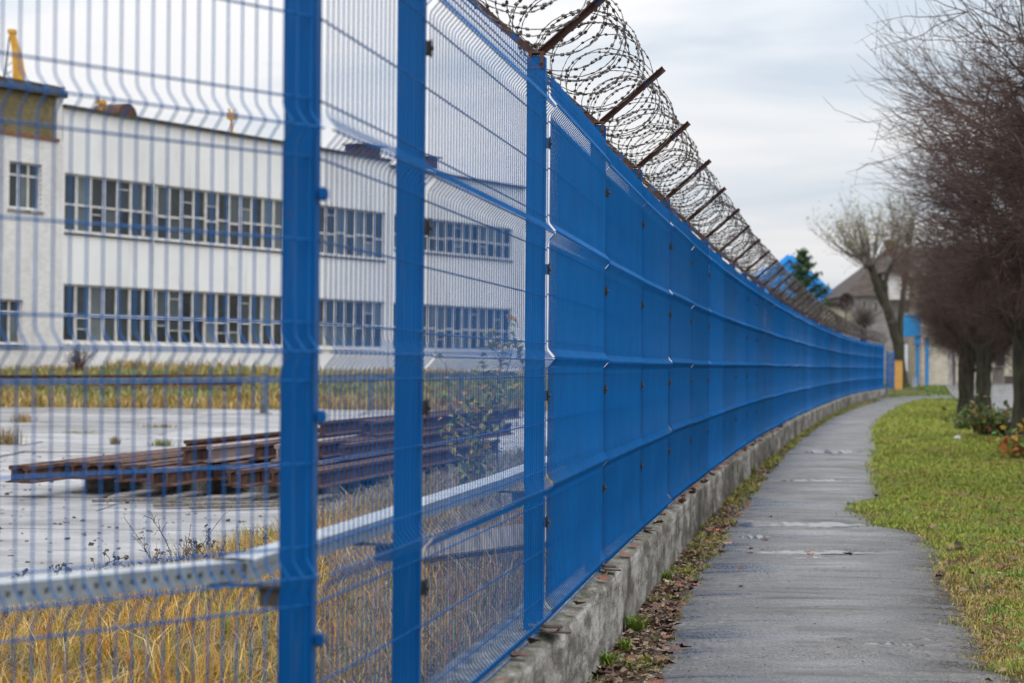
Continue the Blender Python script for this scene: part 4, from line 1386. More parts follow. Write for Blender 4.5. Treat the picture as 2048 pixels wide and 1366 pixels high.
M_WEED = simple('dead_weed_stalk', (.06, .042, .032), (.16, .12, .09), 8, .85)
def build_weeds():
    rng = np.random.default_rng(41)
    specs = [(455, 1190, 13.6, .0, 'x'),]
    items = [(150, 1165, 12.2, .24, 5, 'curl', 'dead weed with curled seed heads standing before the pale slabs, outer side'),
             (80, 1172, 12.2, .13, 7, 'knob', 'low dead weed with brown knobbly seed heads'),
             (355, 1142, 12.4, .34, 8, 'fine', 'tall thin bare weed reaching up before the slabs'),
             (300, 1145, 12.6, .10, 7, 'knob', 'small dead weed with tiny dark seed heads in the grass edge'),
             (405, 1128, 12.8, .12, 6, 'fine', 'feathery dry weed stalk next to the tall thin one'),
             (452, 1128, 13.0, .20, 6, 'knob', 'rust-coloured leafy weed by the slab edge')]
    for px, py, dep, h, n, kind, lab in items:
        b = at(px, py, dep); z0 = b.z
        root = tag(empty('dead_weed', (b.x, b.y, 0)), lab, 'weed')
        st = np.zeros((n, 3)) + rng.normal(0, .01, (n, 3)) * [1, 1, 0]
        st[:, 2] = 0
        a = rng.uniform(0, 6.28, n); sp = {'curl': .9, 'knob': .7, 'fine': .45}[kind]
        d0 = unit(np.stack([np.cos(a) * sp * .4, np.sin(a) * sp * .3, np.ones(n)], -1))
        d1 = unit(np.stack([np.cos(a) * sp * 2, np.sin(a) * sp, np.full(n, .35 if kind == 'curl' else 1.0)], -1))
        P = curve_paths(st, d0, d1, (z0 + h) * rng.uniform(.75, 1.15, n), 9, rng, .10)
        V, Q = tubes(P, np.linspace(1, .5, 9)[None] * np.full((n, 1), .0045 if kind != 'fine' else .0030), 4)
        parts = [(V, Q)]
        m = n * 5
        bi = rng.integers(0, n, m); kk = rng.integers(4, 8, m)
        SP = curve_paths(P[bi, kk], unit(P[bi, kk + 1] - P[bi, kk] + rng.normal(size=(m, 3)) * .02), unit(rng.normal(size=(m, 3)) + [0, 0, 1.2]), rng.uniform(.03, .10, m), 5, rng, .15)
        parts.append(tubes(SP, np.full((m, 5), .002), 3))
        V, Q = merge(parts)
        link('stem', np_mesh('stem', V, Q, mat=M_WEED, smooth=True), root)
        tips = np.concatenate([SP[:, -1], P[:, -1], P[:, -2], P[:, -3]])
        hv, ht = leaf_quads(np.repeat(tips, 4, 0) + rng.normal(0, .006, (len(tips) * 4, 3)), unit(rng.normal(size=(len(tips) * 4, 3))), np.full(len(tips) * 4, .013 if kind != 'fine' else .004), rng)
        tag(link('seed_heads', np_mesh('seed_heads', hv, None, ht, M_WEED), root), kind='stuff')
build_weeds()

def leafy_plant(name, rng, n_stem, height, spread, n_leaf, leaf, pal, twig_r=.006, lean=.3, stem_mat=None, crown_low=.15):
    st = rng.normal(0, spread * .12, (n_stem, 3)); st[:, 2] = 0
    a = rng.uniform(0, 6.28, n_stem)
    d0 = unit(np.stack([np.cos(a) * lean, np.sin(a) * lean, np.ones(n_stem)], -1))
    d1 = unit(np.stack([np.cos(a) * lean * 2, np.sin(a) * lean * 2, np.ones(n_stem)], -1))
    P = curve_paths(st, d0, d1, height * rng.uniform(.6, 1.05, n_stem), 9, rng, .08)
    parts = [tubes(P, np.linspace(1, .3, 9)[None] * np.full((n_stem, 1), twig_r), 5)]
    m = n_stem * 6
    bi = rng.integers(0, n_stem, m); kk = rng.integers(2, 8, m)
    B = curve_paths(P[bi, kk], unit(rng.normal(size=(m, 3)) + [0, 0, .6]), unit(rng.normal(size=(m, 3)) * .6 + [0, 0, 1]), rng.uniform(.15, .45, m) * spread, 6, rng, .1)
    parts.append(tubes(B, np.linspace(1, .4, 6)[None] * np.full((m, 1), twig_r * .5), 4))
    V, Q = merge(parts)
    stem = np_mesh('stem', V, Q, mat=stem_mat or M_WEED, smooth=True)
    pool = np.concatenate([B[:, 1:].reshape(-1, 3), P[:, 2:].reshape(-1, 3)])
    pool = pool[pool[:, 2] > height * crown_low]
    C = pool[rng.integers(0, len(pool), n_leaf)] + rng.normal(0, leaf * .9, (n_leaf, 3))
    Nn = unit(rng.normal(size=(n_leaf, 3)) + [0, -.4, .7])
    V, T = leaf_quads(C, Nn, leaf * rng.uniform(.6, 1.2, n_leaf), rng)
    col = np.repeat(pick(rng, pal, n_leaf)[:, None], 4, 1).reshape(-1, 3)
    lv = np_mesh('foliage', V, None, T, M_LEAF, col=col)
    return stem, lv
def build_plants():
    rng = np.random.default_rng(51)
    q = gpt(965, 1020)
    s, l = leafy_plant('sapling', rng, 5, 2.05, 1.0, 420, .042, [(.40, .34, .05), (.36, .20, .04), (.20, .24, .05), (.15, .20, .04), (.42, .36, .09)], .010, .12)
    root = tag(empty('sapling', (q.x, 20.0, 0)), 'young tree with sparse yellow and orange leaves behind the blue mesh', 'tree')
    link('stem', s, root); tag(link('foliage', l, root), kind='stuff')
    # suckers at the foot of the trees
    for px, py, dep, h, sp, n, lab in ((1938, 858, 50, .42, 1.3, 420, 'leafy green suckers round the foot of the two close trunks'), (1990, 880, 45, .50, 1.5, 520, 'leafy green bush between the close trunks and the edge tree'), (2040, 922, 34, .5, 1.0, 120, 'few yellow and orange leaves on low shoots at the photo\'s right edge')):
        c = at(px, py, dep)
        pal = [(.07, .12, .03), (.10, .15, .04), (.20, .22, .05), (.05, .08, .025), (.22, .13, .05)] if n > 200 else [(.40, .25, .03), (.14, .24, .05), (.42, .13, .03)]
        s, l = leafy_plant('bush', rng, 14, h, sp, n, .075, pal, .006, .9, crown_low=.05)
        root = tag(empty('leafy_bush', (c.x, c.y, gz(c.x, c.y))), lab, 'bush')
        link('stem', s, root); tag(link('foliage', l, root), kind='stuff')
    # dead bush before the hall
    c = at(158, 748, 76)
    n = 26
    a = rng.uniform(0, 6.28, n)
    P = curve_paths(rng.normal(0, .08, (n, 3)) * [1, 1, 0], unit(np.stack([np.cos(a) * .5, np.sin(a) * .5, np.ones(n)], -1)), unit(np.stack([np.cos(a) * 1.2, np.sin(a) * 1.2, np.ones(n)], -1)), rng.uniform(.6, 1.15, n), 8, rng, .14)
    p2 = curve_paths(P[rng.integers(0, n, 160), rng.integers(3, 8, 160)], unit(rng.normal(size=(160, 3)) + [0, 0, .8]), unit(rng.normal(size=(160, 3)) + [0, 0, .8]), rng.uniform(.2, .5, 160), 5, rng, .15)
    V, Q = merge([tubes(P, np.linspace(1, .4, 8)[None] * np.full((n, 1), .022), 4), tubes(p2, np.full((160, 5), .008), 3)])
    root = tag(empty('dead_bush', (c.x, c.y, gz(c.x, c.y))), 'bare dead bush on the bank against the white hall wall', 'bush')
    link('branches', np_mesh('branches', V, Q, mat=M_TWIG, smooth=True), root)
    # two leafless trees far inside the fence, seen through the coil
    for px, dep, h, lab in ((1476, 84, 4.9, 'thin bare tree showing through the razor wire coil, nearer one'), (1525, 100, 4.6, 'thin bare tree showing through the razor wire coil, farther one')):
        c = at(px, 735, dep)
        s, l = leafy_plant('tree', rng, 16, h, 2.8, 1500, .07, [(.25, .21, .10), (.20, .17, .10), (.30, .25, .12)], .05, .22, M_TWIGPALE, .35)
        root = tag(empty('thin_tree', (c.x, c.y, 0)), lab, 'tree')
        link('trunk', s, root); tag(link('crown', l, root), kind='stuff')
build_plants()

# ------------------------------------------------------------------ trees and buildings at the far end
def build_far_trees():
    rng = np.random.default_rng(61)
    # pine in front of the blue roof
    c = at(1607, 735, 98); D = 98 / F_PX
    top = at(1602, 500, 98).z
    root = tag(empty('pine_tree', (c.x, c.y, 0)), 'dark green pine standing in front of the bright blue roof', 'tree')
    z = np.linspace(0, top, 9)
    P = np.stack([np.linspace(0, -.12, 9), np.zeros(9), z], -1)[None]
    V, Q = tubes(P, np.linspace(.16, .02, 9)[None], 8)
    link('trunk', np_mesh('trunk', V, Q, mat=M_BARK, smooth=True), root)
    parts, LV, LT, LC, k = [], [], [], [], 0
    NB = 46
    zz = np.linspace(.22, .98, NB) * top
    for i in range(NB):
        f = zz[i] / top
        reach = (2.7 * (1 - f) ** .9 + .16) * rng.uniform(.65, 1.15)
        a = i * 2.4 + rng.uniform(-.4, .4)
        st = np.array([[-.1 * f, 0, zz[i]]])
        d0 = unit(np.array([[math.cos(a), math.sin(a), .12]])); d1 = unit(np.array([[math.cos(a), math.sin(a), .75]]))
        B = curve_paths(st, d0, d1, np.array([reach]), 7, rng, .05)
        parts.append(tubes(B, np.linspace(.03, .008, 7)[None], 4))
        m = int(70 * reach + 26)
        u = rng.uniform(.25, 1.05, m)
        kk = np.minimum((u * 6).astype(int), 5); fr = np.clip(u * 6 - kk, 0, 1)[:, None]
        C = B[0, kk] * (1 - fr) + B[0, kk + 1] * fr + rng.normal(0, .10, (m, 3)) * [1, 1, .7]
        # needle tufts: narrow upright leaves
        V, T = leaf_quads(C, unit(rng.normal(size=(m, 3))), rng.uniform(.07, .15, m), rng, .35)
        LV.append(V); LT.append(T + k); k += len(V)
        LC.append(np.repeat(pick(rng, [(.04, .085, .035), (.06, .115, .045), (.08, .135, .06), (.03, .06, .028)], m)[:, None], 4, 1).reshape(-1, 3))
    V, Q = merge(parts)
    link('branches', np_mesh('branches', V, Q, mat=M_BARK, smooth=True), root)
    tag(link('needles', np_mesh('needles', np.concatenate(LV), None, np.concatenate(LT), M_LEAF, col=np.concatenate(LC)), root), kind='stuff')

    # leaning willow with a few yellow-green leaves left
    dep = 122
    def W(px, py): return np.array(at(px, py, dep))
    b = W(1806, 770); z0 = gz(b[0], b[1])
    root = tag(empty('willow_tree', (b[0], b[1], z0)), 'leaning old tree with forked trunk and thin yellow-green top before the house', 'tree')
    o = np.array([b[0], b[1], z0])
    def limb(pts, r0, r1, sides=9):
        p = np.array([W(*q) for q in pts]) - o
        t = np.linspace(0, 1, len(p)); tt = np.linspace(0, 1, 4 * len(p))
        q = np.stack([np.interp(tt, t, p[:, j]) for j in range(3)], -1)
        q = q + rng.normal(0, .015, q.shape)
        return q, tubes(q[None], np.linspace(r0, r1, len(q))[None], sides)
    t1, a1 = limb([(1806, 780), (1796, 690), (1778, 625), (1757, 580), (1747, 545), (1741, 532)], .32, .20)
    t1b, a1b = limb([(1790, 655), (1772, 600), (1770, 565), (1778, 540), (1790, 520)], .19, .10)
    t2, a2 = limb([(1802, 700), (1800, 640), (1806, 590), (1812, 550), (1816, 520)], .19, .11)
    V, Q = merge([a1, a1b, a2])
    link('trunk', np_mesh('trunk', V, Q, mat=M_BARK, smooth=True), root)
    parts = []
    ends = [(t1[-1], 34, (-.6, .75)), (t1b[-1], 16, (0, .6)), (t2[-1], 16, (.4, .6)), (t1[-4], 12, (-1.0, .35))]
    S, D0, D1, LN = [], [], [], []
    for e, n, (bx, sp) in ends:
        for k in range(n):
            S.append(e + rng.normal(0, .08, 3))
            d = np.array([bx * rng.uniform(-.2, 1.6) + rng.normal(0, sp), rng.normal(0, .6), rng.uniform(.4, 1.4)])
            D0.append(d); D1.append(d + np.array([0, 0, 1.1])); LN.append(rng.uniform(1.8, 4.4))
    S, D0, D1, LN = np.array(S), unit(np.array(D0)), unit(np.array(D1)), np.array(LN)
    BP = curve_paths(S, D0, D1, LN, 9, rng, .09)
    parts.append(tubes(BP, np.linspace(1, .25, 9)[None] * rng.uniform(.022, .050, len(S))[:, None], 5))
    m = 850
    bi = rng.integers(0, len(S), m); kk = rng.integers(2, 8, m)
    TP = curve_paths(BP[bi, kk], unit(BP[bi, kk + 1] - BP[bi, kk] + rng.normal(0, .25, (m, 3))), unit(rng.normal(0, .6, (m, 3)) + [0, 0, .8]), rng.uniform(.5, 1.5, m), 6, rng, .12)
    parts.append(tubes(TP, np.linspace(1, .5, 6)[None] * rng.uniform(.007, .012, m)[:, None], 3))
    V, Q = merge(parts)
    link('branches', np_mesh('branches', V, Q, mat=M_TWIGPALE, smooth=True), root)
    tipz = TP[:, -1, 2]
    order = np.argsort(-tipz + rng.normal(0, 1.2, m))[:900]
    C = np.repeat(TP[order, -1], 2, 0)
    C = C + rng.normal(0, .14, C.shape)
    V, T = leaf_quads(C, unit(rng.normal(size=C.shape)), rng.uniform(.04, .10, len(C)), rng, .5)
    col = np.repeat(pick(rng, [(.25, .25, .05), (.33, .29, .07), (.18, .20, .05)], len(C))[:, None], 4, 1).reshape(-1, 3)
    tag(link('leaves', np_mesh('leaves', V, None, T, M_LEAF, col=col), root), kind='stuff')

    # small round pollard
    c = at(1726, 735, 104)
    zt = at(1726, 640, 104).z
    root = tag(empty('pollard_tree', (c.x, c.y, 0)), 'small round-headed bare tree above the razor wire before the house', 'tree')
    V, Q = tubes(np.array([[[0, 0, 0], [.03, 0, zt * .5], [0, 0, zt]]]), np.array([[.17, .13, .16]]), 8)
    link('trunk', np_mesh('trunk', V, Q, mat=M_BARK, smooth=True), root)
    n = 420
    d = unit(rng.normal(size=(n, 3)) * [1, 1, .8] + [0, 0, .55])
    P = curve_paths(np.tile([[0, 0, zt - .1]], (n, 1)) + rng.normal(0, .05, (n, 3)), d, unit(d + [0, 0, .3]), rng.uniform(.7, 1.35, n), 6, rng, .14)
    V, Q = tubes(P, np.linspace(1, .4, 6)[None] * rng.uniform(.010, .018, n)[:, None], 3)
    tag(link('crown', np_mesh('crown', V, Q, mat=M_TWIGPALE, smooth=True), root), kind='stuff')
build_far_trees()

M_BLUEROOF = simple('bright_blue_sheet', (.02, .30, .85), (.03, .38, .95), 2, .35)
M_TILE = simple('weathered_dark_tiles', (.036, .026, .021), (.085, .062, .050), 3, .9)
M_PLASTER = simple('greyish_plaster', (.36, .34, .34), (.52, .50, .49), 2, .85)
M_CREAM = simple('cream_plaster', (.52, .46, .36), (.66, .60, .48), 2, .85)
M_CHIM = make_brick('red_chimney_brick', (.28, .10, .06), (.22, .08, .05), (.2, .16, .13))
M_DGLASS = simple('dark_far_glass', (.02, .022, .025), (.06, .065, .07), 1, .15)
def build_far_buildings():
    # blue gabled roof behind the pine
    dep = 140
    ap = at(1578, 516, dep); e = at(1684, 606, dep); w = e.x - ap.x
    z0 = e.z
    root = tag(empty('blue_roofed_shed', (ap.x, dep, 0)), 'shed with a bright blue gable roof behind the pine', 'building')
    m = MB().prism([(-w, 0), (w, 0), (0, ap.z - z0)], (0, 0, z0 - .004), (0, 16, z0 - .004), (1, 0, 0), (0, 0, 1))
    link('roof', m.mesh('roof', M_BLUEROOF), root)
    lip = MB().bar((-w - .2, -.15, z0 - .12), (0, -.15, ap.z + .12), .3, .25, (0, 1, 0)).bar((w + .2, -.15, z0 - .12), (0.02, -.16, ap.z + .10), .3, .25, (0, 1, 0))
    link('verge_trim', lip.mesh('verge_trim', M_BLUEROOF), root)
    link('wall', MB().box(-w + .3, w - .3, .2, 15.8, 0, z0 - .01).mesh('wall', M_PLASTER), root)
    seams = MB()
    for k in range(-6, 7):
        if k: seams.box(k * .5 - .02, k * .5 + .02, -.03, -.004, z0, z0 + (1 - abs(k * .5) / w) * (ap.z - z0) - .1)
    link('seam', seams.mesh('seam', M_BLUEROOF), root)
    # house
    dep = 131; K = dep / F_PX
    def X(px): return at(px, 735, dep).x
    def Zp(py, px=1760): return at(px, py, dep).z
    g = gz(X(1760), dep)
    x0, x1 = X(1688), X(1905)
    root = tag(empty('tall_house', (x0, dep, g)), 'old pale house with a steep dark tiled roof and red brick chimney', 'house')
    o = Vector((x0, dep, g))
    we = Zp(593) - g
    H = MB().box(.25, x1 - x0, 0, 11, -.4, we)
    link('wall', H.mesh('wall', M_PLASTER), root)
    rx0, rx1 = X(1806) - x0, X(1850) - x0
    rz = Zp(484) - g
    xa, xb = -.15, x1 - x0 + .3
    r = MB()
    r.add([(xa, -.5, we + .004), (xb, -.5, we + .004), (xb, 11.4, we + .004), (xa, 11.4, we + .004), (rx0, 5, rz), (rx1 + 2, 5, rz)],
          [(0, 1, 5, 4), (1, 2, 5), (2, 3, 4, 5), (3, 0, 4), (3, 2, 1, 0)])
    roof = link('roof', r.mesh('roof', M_TILE), root)
    ch = MB().box(rx0 - .35, rx0 + .35, 3.6, 4.5, Zp(520) - g, Zp(478) - g).box(rx0 - .42, rx0 + .42, 3.53, 4.57, Zp(478) - g + .003, Zp(473) - g)
    link('chimney', ch.mesh('chimney', M_CHIM), roof)
    # white dormer gable and cream wing on the road side
    d0, d1 = X(1771) - x0, X(1812) - x0
    dz0, dz1 = Zp(600) - g, Zp(546) - g
    gbl = MB().box(d0, d1, -1.2, 2, dz0, dz1)
    dm = link('gable', gbl.mesh('gable', simple('white_render', (.66, .64, .63), (.76, .74, .72), 2, .8)), root)
    link('gable_roof', MB().prism([(-(d1 - d0) / 2 - .35, 0), ((d1 - d0) / 2 + .35, 0), (0, 1.25)], ((d0 + d1) / 2, -1.5, dz1 + .003), ((d0 + d1) / 2, 3, dz1 + .003), (1, 0, 0), (0, 0, 1)).mesh('gable_roof', M_TILE), root)
    link('shutter', MB().box(X(1795) - x0, X(1801) - x0, -1.26, -1.203, Zp(570) - g, Zp(550) - g).mesh('shutter', M_CHIM), dm)
    w0, w1 = X(1815) - x0, X(1880) - x0
    link('wing_wall', MB().box(w0, w1, -2.4, 3, -.4, Zp(556) - g).mesh('wing_wall', M_CREAM), root)
    link('cornice', MB().box(w0 - .3, w1 + .3, -2.8, 3.2, Zp(556) - g + .004, Zp(545) - g).mesh('cornice', M_CREAM), root)
    link('wing_roof', MB().add([(w0 - .3, -2.8, Zp(545) - g + .004), (w1 + .3, -2.8, Zp(545) - g + .004), (w1 + .3, 3.2, Zp(545) - g + .004), (w0 - .3, 3.2, Zp(545) - g + .004), ((w0 + w1) / 2, 1.5, Zp(498) - g)], [(0, 1, 4), (1, 2, 4), (2, 3, 4), (3, 0, 4), (3, 2, 1, 0)]).mesh('wing_roof', M_TILE), root)
    for px0, px1, py0, py1, yy in ((1722, 1732, 625, 600, -.04), (1745, 1755, 625, 602, -.04), (1832, 1842, 625, 585, -2.44), (1855, 1865, 625, 585, -2.44)):
        f = MB().box(X(px0) - x0, X(px1) - x0, yy - .02, yy + .036, Zp(py0) - g, Zp(py1) - g)
        fw = link('window', f.mesh('window', M_FRAME), root)
        link('pane', MB().box(X(px0) - x0 + .06, X(px1) - x0 - .06, yy - .045, yy - .0225, Zp(py0) - g + .08, Zp(py1) - g - .08).mesh('pane', M_DGLASS), fw)
    # low cream building with yellow blinds right of the pine
    dep2 = 124
    a, b = at(1648, 735, dep2), at(1700, 735, dep2)
    zt = at(1670, 612, dep2).z
    root = tag(empty('low_cream_building', (a.x, dep2, 0)), 'low cream building with yellowish windows between pine and house', 'building')
    wl = b.x - a.x
    link('wall', MB().box(0, wl, 0, 6, 0, zt).mesh('wall', M_CREAM), root)
    link('roof', MB().box(-.2, wl + .2, -.3, 6.2, zt + .004, zt + .22).mesh('roof', M_DARKTRIM), root)
    my = simple('yellow_blind', (.48, .40, .14), (.60, .52, .22), 2, .7)
    for k in range(3):
        f = MB().box(.15 + k * .48, .50 + k * .48, -.05, -.004, zt - 1.5, zt - .55)
        link('window', f.mesh('window', my if k != 1 else M_DGLASS), root)
    # beige apartment house far right behind the trees
    dep3 = 165
    a, b = at(1868, 735, dep3), at(2140, 735, dep3)
    g3 = gz(a.x, dep3); zt = at(1950, 560, dep3).z - g3
    root = tag(empty('beige_house', (a.x, dep3, g3)), 'long beige house behind the street trees at the far right', 'house')
    wl = b.x - a.x
    link('wall', MB().box(0, wl, 0, 10, -.5, zt).mesh('wall', M_CREAM), root)
    link('roof', MB().add([(-.4, -.5, zt + .004), (wl + .4, -.5, zt + .004), (wl + .4, 10.5, zt + .004), (-.4, 10.5, zt + .004), (2.5, 5, zt + 3), (wl - 2.5, 5, zt + 3)], [(0, 1, 5, 4), (1, 2, 5), (2, 3, 4, 5), (3, 0, 4), (3, 2, 1, 0)]).mesh('roof', M_TILE), root)
    for k in range(5):
        for zz in (1.2, 4.0):
            x = .7 + k * 1.9
            if x + .9 > wl: continue
            f = link('window', MB().box(x, x + .9, -.05, -.004, zz, zz + 1.3).mesh('window', M_FRAME), root)
            link('pane', MB().box(x + .08, x + .82, -.075, -.053, zz + .08, zz + 1.22).mesh('pane', M_DGLASS), f)
    # grey yard gate and dark gate below it
    for px0, px1, py0, dep4, mt, lab in ((1984, 2008, 733, 155, M_TIMBER, 'grey boarded gate beside the road in front of the beige house'), (2009, 2050, 752, 153, M_DARKTRIM, 'low dark fence right of the grey boarded gate'), (1886, 1912, 726, 140, M_TIMBER, 'grey boarded fence left of the close trunks')):
        a, b = at(px0, 735, dep4), at(px1, 735, dep4)
        g4 = gz(a.x, dep4); zt = at(px0, py0, dep4).z - g4
        root = tag(empty('boarded_fence', (a.x, dep4, g4)), lab, 'fence')
        n = 6; wl = (b.x - a.x) / n
        bm_ = MB().box(.008, wl - .008, 0, .04, 0, zt).mesh('board', mt)
        for k in range(n): link('board', bm_, root, (k * wl, 0, 0))
        link('rail', MB().box(0, wl * n, .044, .09, zt * .75, zt * .75 + .1).mesh('rail', mt), root)
build_far_buildings()

def build_far_furniture():
    # railway crossing signal seen from behind the wire
    c = at(1693, 605, 106)
    root = tag(empty('crossing_signal', (c.x, c.y, 0)), 'round dark crossing signal with two dull red lamps above the wire', 'signal')
    poly = [(.37 * math.cos(q), .47 * math.sin(q)) for q in np.linspace(0, 2 * math.pi, 20, endpoint=False)]
    mdk = simple('dark_red_brown_enamel', (.014, .006, .006), (.032, .012, .010), 4, .5)
    link('backboard', MB().prism(poly, (0, 0, c.z), (0, .05, c.z), (1, 0, 0), (0, 0, 1)).mesh('backboard', mdk), root)
    ml = simple('dull_red_lens', (.09, .03, .026), (.13, .04, .035), 3, .3)
    for dz in (.2, -.2):
        link('lamp', MB().cyl((-.05, -.004, c.z + dz), (-.05, -.06, c.z + dz), .11, .10, 14).mesh('lamp', ml), root)
        link('lamp_hood', MB().prism([(.15 * math.cos(q), .15 * math.sin(q)) for q in np.linspace(.2, math.pi - .2, 8)] + [(.13 * math.cos(q), .13 * math.sin(q)) for q in np.linspace(math.pi - .2, .2, 8)], (-.05, -.004, c.z + dz), (-.05, -.24, c.z + dz), (1, 0, 0), (0, 0, 1)).mesh('lamp_hood', mdk), root)
        link('bolt_lug', MB().box(-.46, -.36, .0, .05, c.z + dz - .05, c.z + dz + .05).mesh('bolt_lug', mdk), root)
    link('pole', MB().cyl((0, .12, 0), (0, .12, c.z + .3), .05, n=10).mesh('pole', M_DARKMETAL), root)
    # blue sign board on legs
    dep = 128
    def X(px): return at(px, 735, dep).x
    def Z(py): return at(1820, py, dep).z
    xo = X(1820); g = gz(xo, dep)
    msb = simple('sign_blue_paint', (.008, .22, .55), (.015, .27, .62), 2, .35)
    root = tag(empty('blue_sign', (xo, dep, g)), 'big blank blue sign box standing on blue and pale poles at the path end', 'sign')
    link('sign_box', MB().box(X(1796) - xo, X(1848) - xo, -.25, .25, Z(673) - g, Z(630) - g).mesh('sign_box', msb, bevel=.02), root)
    link('top_edge', MB().box(X(1795) - xo, X(1849) - xo, -.28, .28, Z(630) - g + .004, Z(627) - g).mesh('top_edge', M_BOLT), root)
    link('neck', MB().box(X(1829) - xo, X(1841) - xo, -.15, .15, Z(690) - g, Z(673) - g - .004).mesh('neck', msb), root)
    for p0, p1, top in ((1832, 1838, 690), (1850.5, 1857, 673)):
        link('leg', MB().box(X(p0) - xo, X(p1) - xo, -.08, .08, -.05, Z(top) - g - .004 - (.004 if top == 690 else 0)).mesh('leg', msb), root)
    # salmon pole, white board, grey bollard, orange panel
    c = at(1845, 735, 126.5)
    o = MB().cyl((0, 0, -.05), (0, 0, at(1845, 640, 126.5).z - gz(c.x, c.y)), .12, .10, 12).build('concrete_pole', simple('salmon_concrete', (.46, .33, .27), (.62, .48, .41), 3, .85), None, (c.x, c.y, gz(c.x, c.y)))
    tag(o, 'salmon-coloured round pole between the two blue legs of the sign', 'pole')
    c = at(1809, 735, 127)
    g = gz(c.x, c.y)
    root = tag(empty('white_board', (c.x, c.y, g)), 'narrow white notice board standing left of the blue sign legs', 'board')
    k = 127 / F_PX
    link('panel', MB().box(-6 * k, 6 * k, -.05, .05, at(0, 726, 127).z - g, at(0, 672, 127).z - g).mesh('panel', simple('white_enamel', (.62, .66, .70), (.74, .77, .80), 2, .4)), root)
    link('post', MB().box(-.05, .05, .055, .13, -.05, at(0, 690, 127).z - g).mesh('post', M_GALV), root)
    c = at(1828, 735, 124); g = gz(c.x, c.y)
    o = MB().box(-.15, .15, -.15, .15, -.05, at(0, 742, 124).z - g).box(-.16, .16, -.16, .16, at(0, 742, 124).z - g + .003, at(0, 738, 124).z - g).build('grey_cabinet', simple('grey_cabinet_paint', (.28, .30, .34), (.36, .38, .42), 2, .5), None, (c.x, c.y, g), bevel=.01)
    tag(o, 'slim grey service cabinet at the foot of the blue sign', 'cabinet')
    c = at(1797, 735, 119); g = gz(c.x, c.y)
    k = 119 / F_PX
    root = tag(empty('orange_gate', (c.x, c.y, g)), 'orange-yellow gate leaf right behind the fence end', 'gate')
    mo = simple('orange_paint', (.55, .28, .06), (.66, .36, .09), 3, .6)
    zt = at(0, 704, 119).z - g
    for j in range(3): link('board', MB().box((-8 + j * 5.4) * k + .005, (-8 + (j + 1) * 5.4) * k - .005, 0, .06, .02, zt).mesh('board', mo), root)
    link('cap', MB().box(-9 * k, 9 * k, -.04, .10, zt + .004, zt + .07).mesh('cap', M_DARKTRIM), root)
    # short lower fence panel past the end
    A = np.array([float(fence_x(110.6)) + .15, 110.9]); B = np.array([at(1788, 735, 116.5).x, 116.5])
    root = tag(empty('short_mesh_fence', (A[0], A[1], gz(*A))), 'short lower blue mesh panel turning off at the end of the long fence', 'fence')
    L_ = float(np.hypot(*(B - A))); rz = math.atan2(A[1] - B[1], A[0] - B[0])
    p = link('panel', panel_mesh_full(), root, (B[0] - A[0], B[1] - A[1], -.02), (0, 0, rz)); p.scale = (L_ / 2.5, 1, .84)
    for q in (A, B): link('post', MB().box(-.03, .03, -.0375, .0375, -.05, 2.18).mesh('post', M_BLUE), root, (q[0] - A[0], q[1] - A[1], 0))
    # warning sign seen through the twigs
    c = at(1936, 657, 88); g = gz(c.x, c.y)
    root = tag(empty('warning_sign', (c.x, c.y, g)), 'small red-edged triangular road sign half hidden by twigs', 'road sign')
    z = c.z - g
    tri = lambda r: [(r * math.cos(q), r * math.sin(q)) for q in (math.pi / 2, math.pi * 7 / 6, math.pi * 11 / 6)]
    link('border', MB().prism(tri(.42), (0, 0, z), (0, .02, z), (1, 0, 0), (0, 0, 1)).mesh('border', simple('sign_red', (.45, .02, .02), (.55, .03, .03), 2, .4)), root)
    link('face', MB().prism(tri(.29), (0, -.004, z), (0, -.012, z), (1, 0, 0), (0, 0, 1)).mesh('face', simple('sign_white', (.74, .74, .76), (.8, .8, .82), 2, .4)), root)
    link('pole', MB().cyl((0, .06, -.05), (0, .06, z + .1), .03, n=8).mesh('pole', M_GALV), root)
    # brown hedge
    rng = np.random.default_rng(77)
    a, b = at(1852, 735, 135), at(1896, 735, 135)
    g = gz(a.x, a.y)
    n = 2600
    wl = b.x - a.x
    st = np.stack([rng.uniform(0, wl, n), rng.uniform(-.5, .5, n), rng.uniform(0, .9, n)], -1)
    P = curve_paths(st, unit(rng.normal(0, .5, (n, 3)) + [0, 0, 1]), unit(rng.normal(0, .5, (n, 3)) + [0, 0, 1]), rng.uniform(.4, .95, n), 4, rng, .15)
    V, Q = tubes(P, np.full((n, 4), .012), 3)
    root = tag(empty('brown_hedge', (a.x, a.y, g)), 'brown leafless clipped hedge behind the blue sign', 'hedge')
    tag(link('twigs', np_mesh('twigs', V, Q, mat=simple('hedge_twig', (.09, .05, .04), (.17, .10, .08), 3, .9), smooth=True), root), kind='stuff')
build_far_furniture()

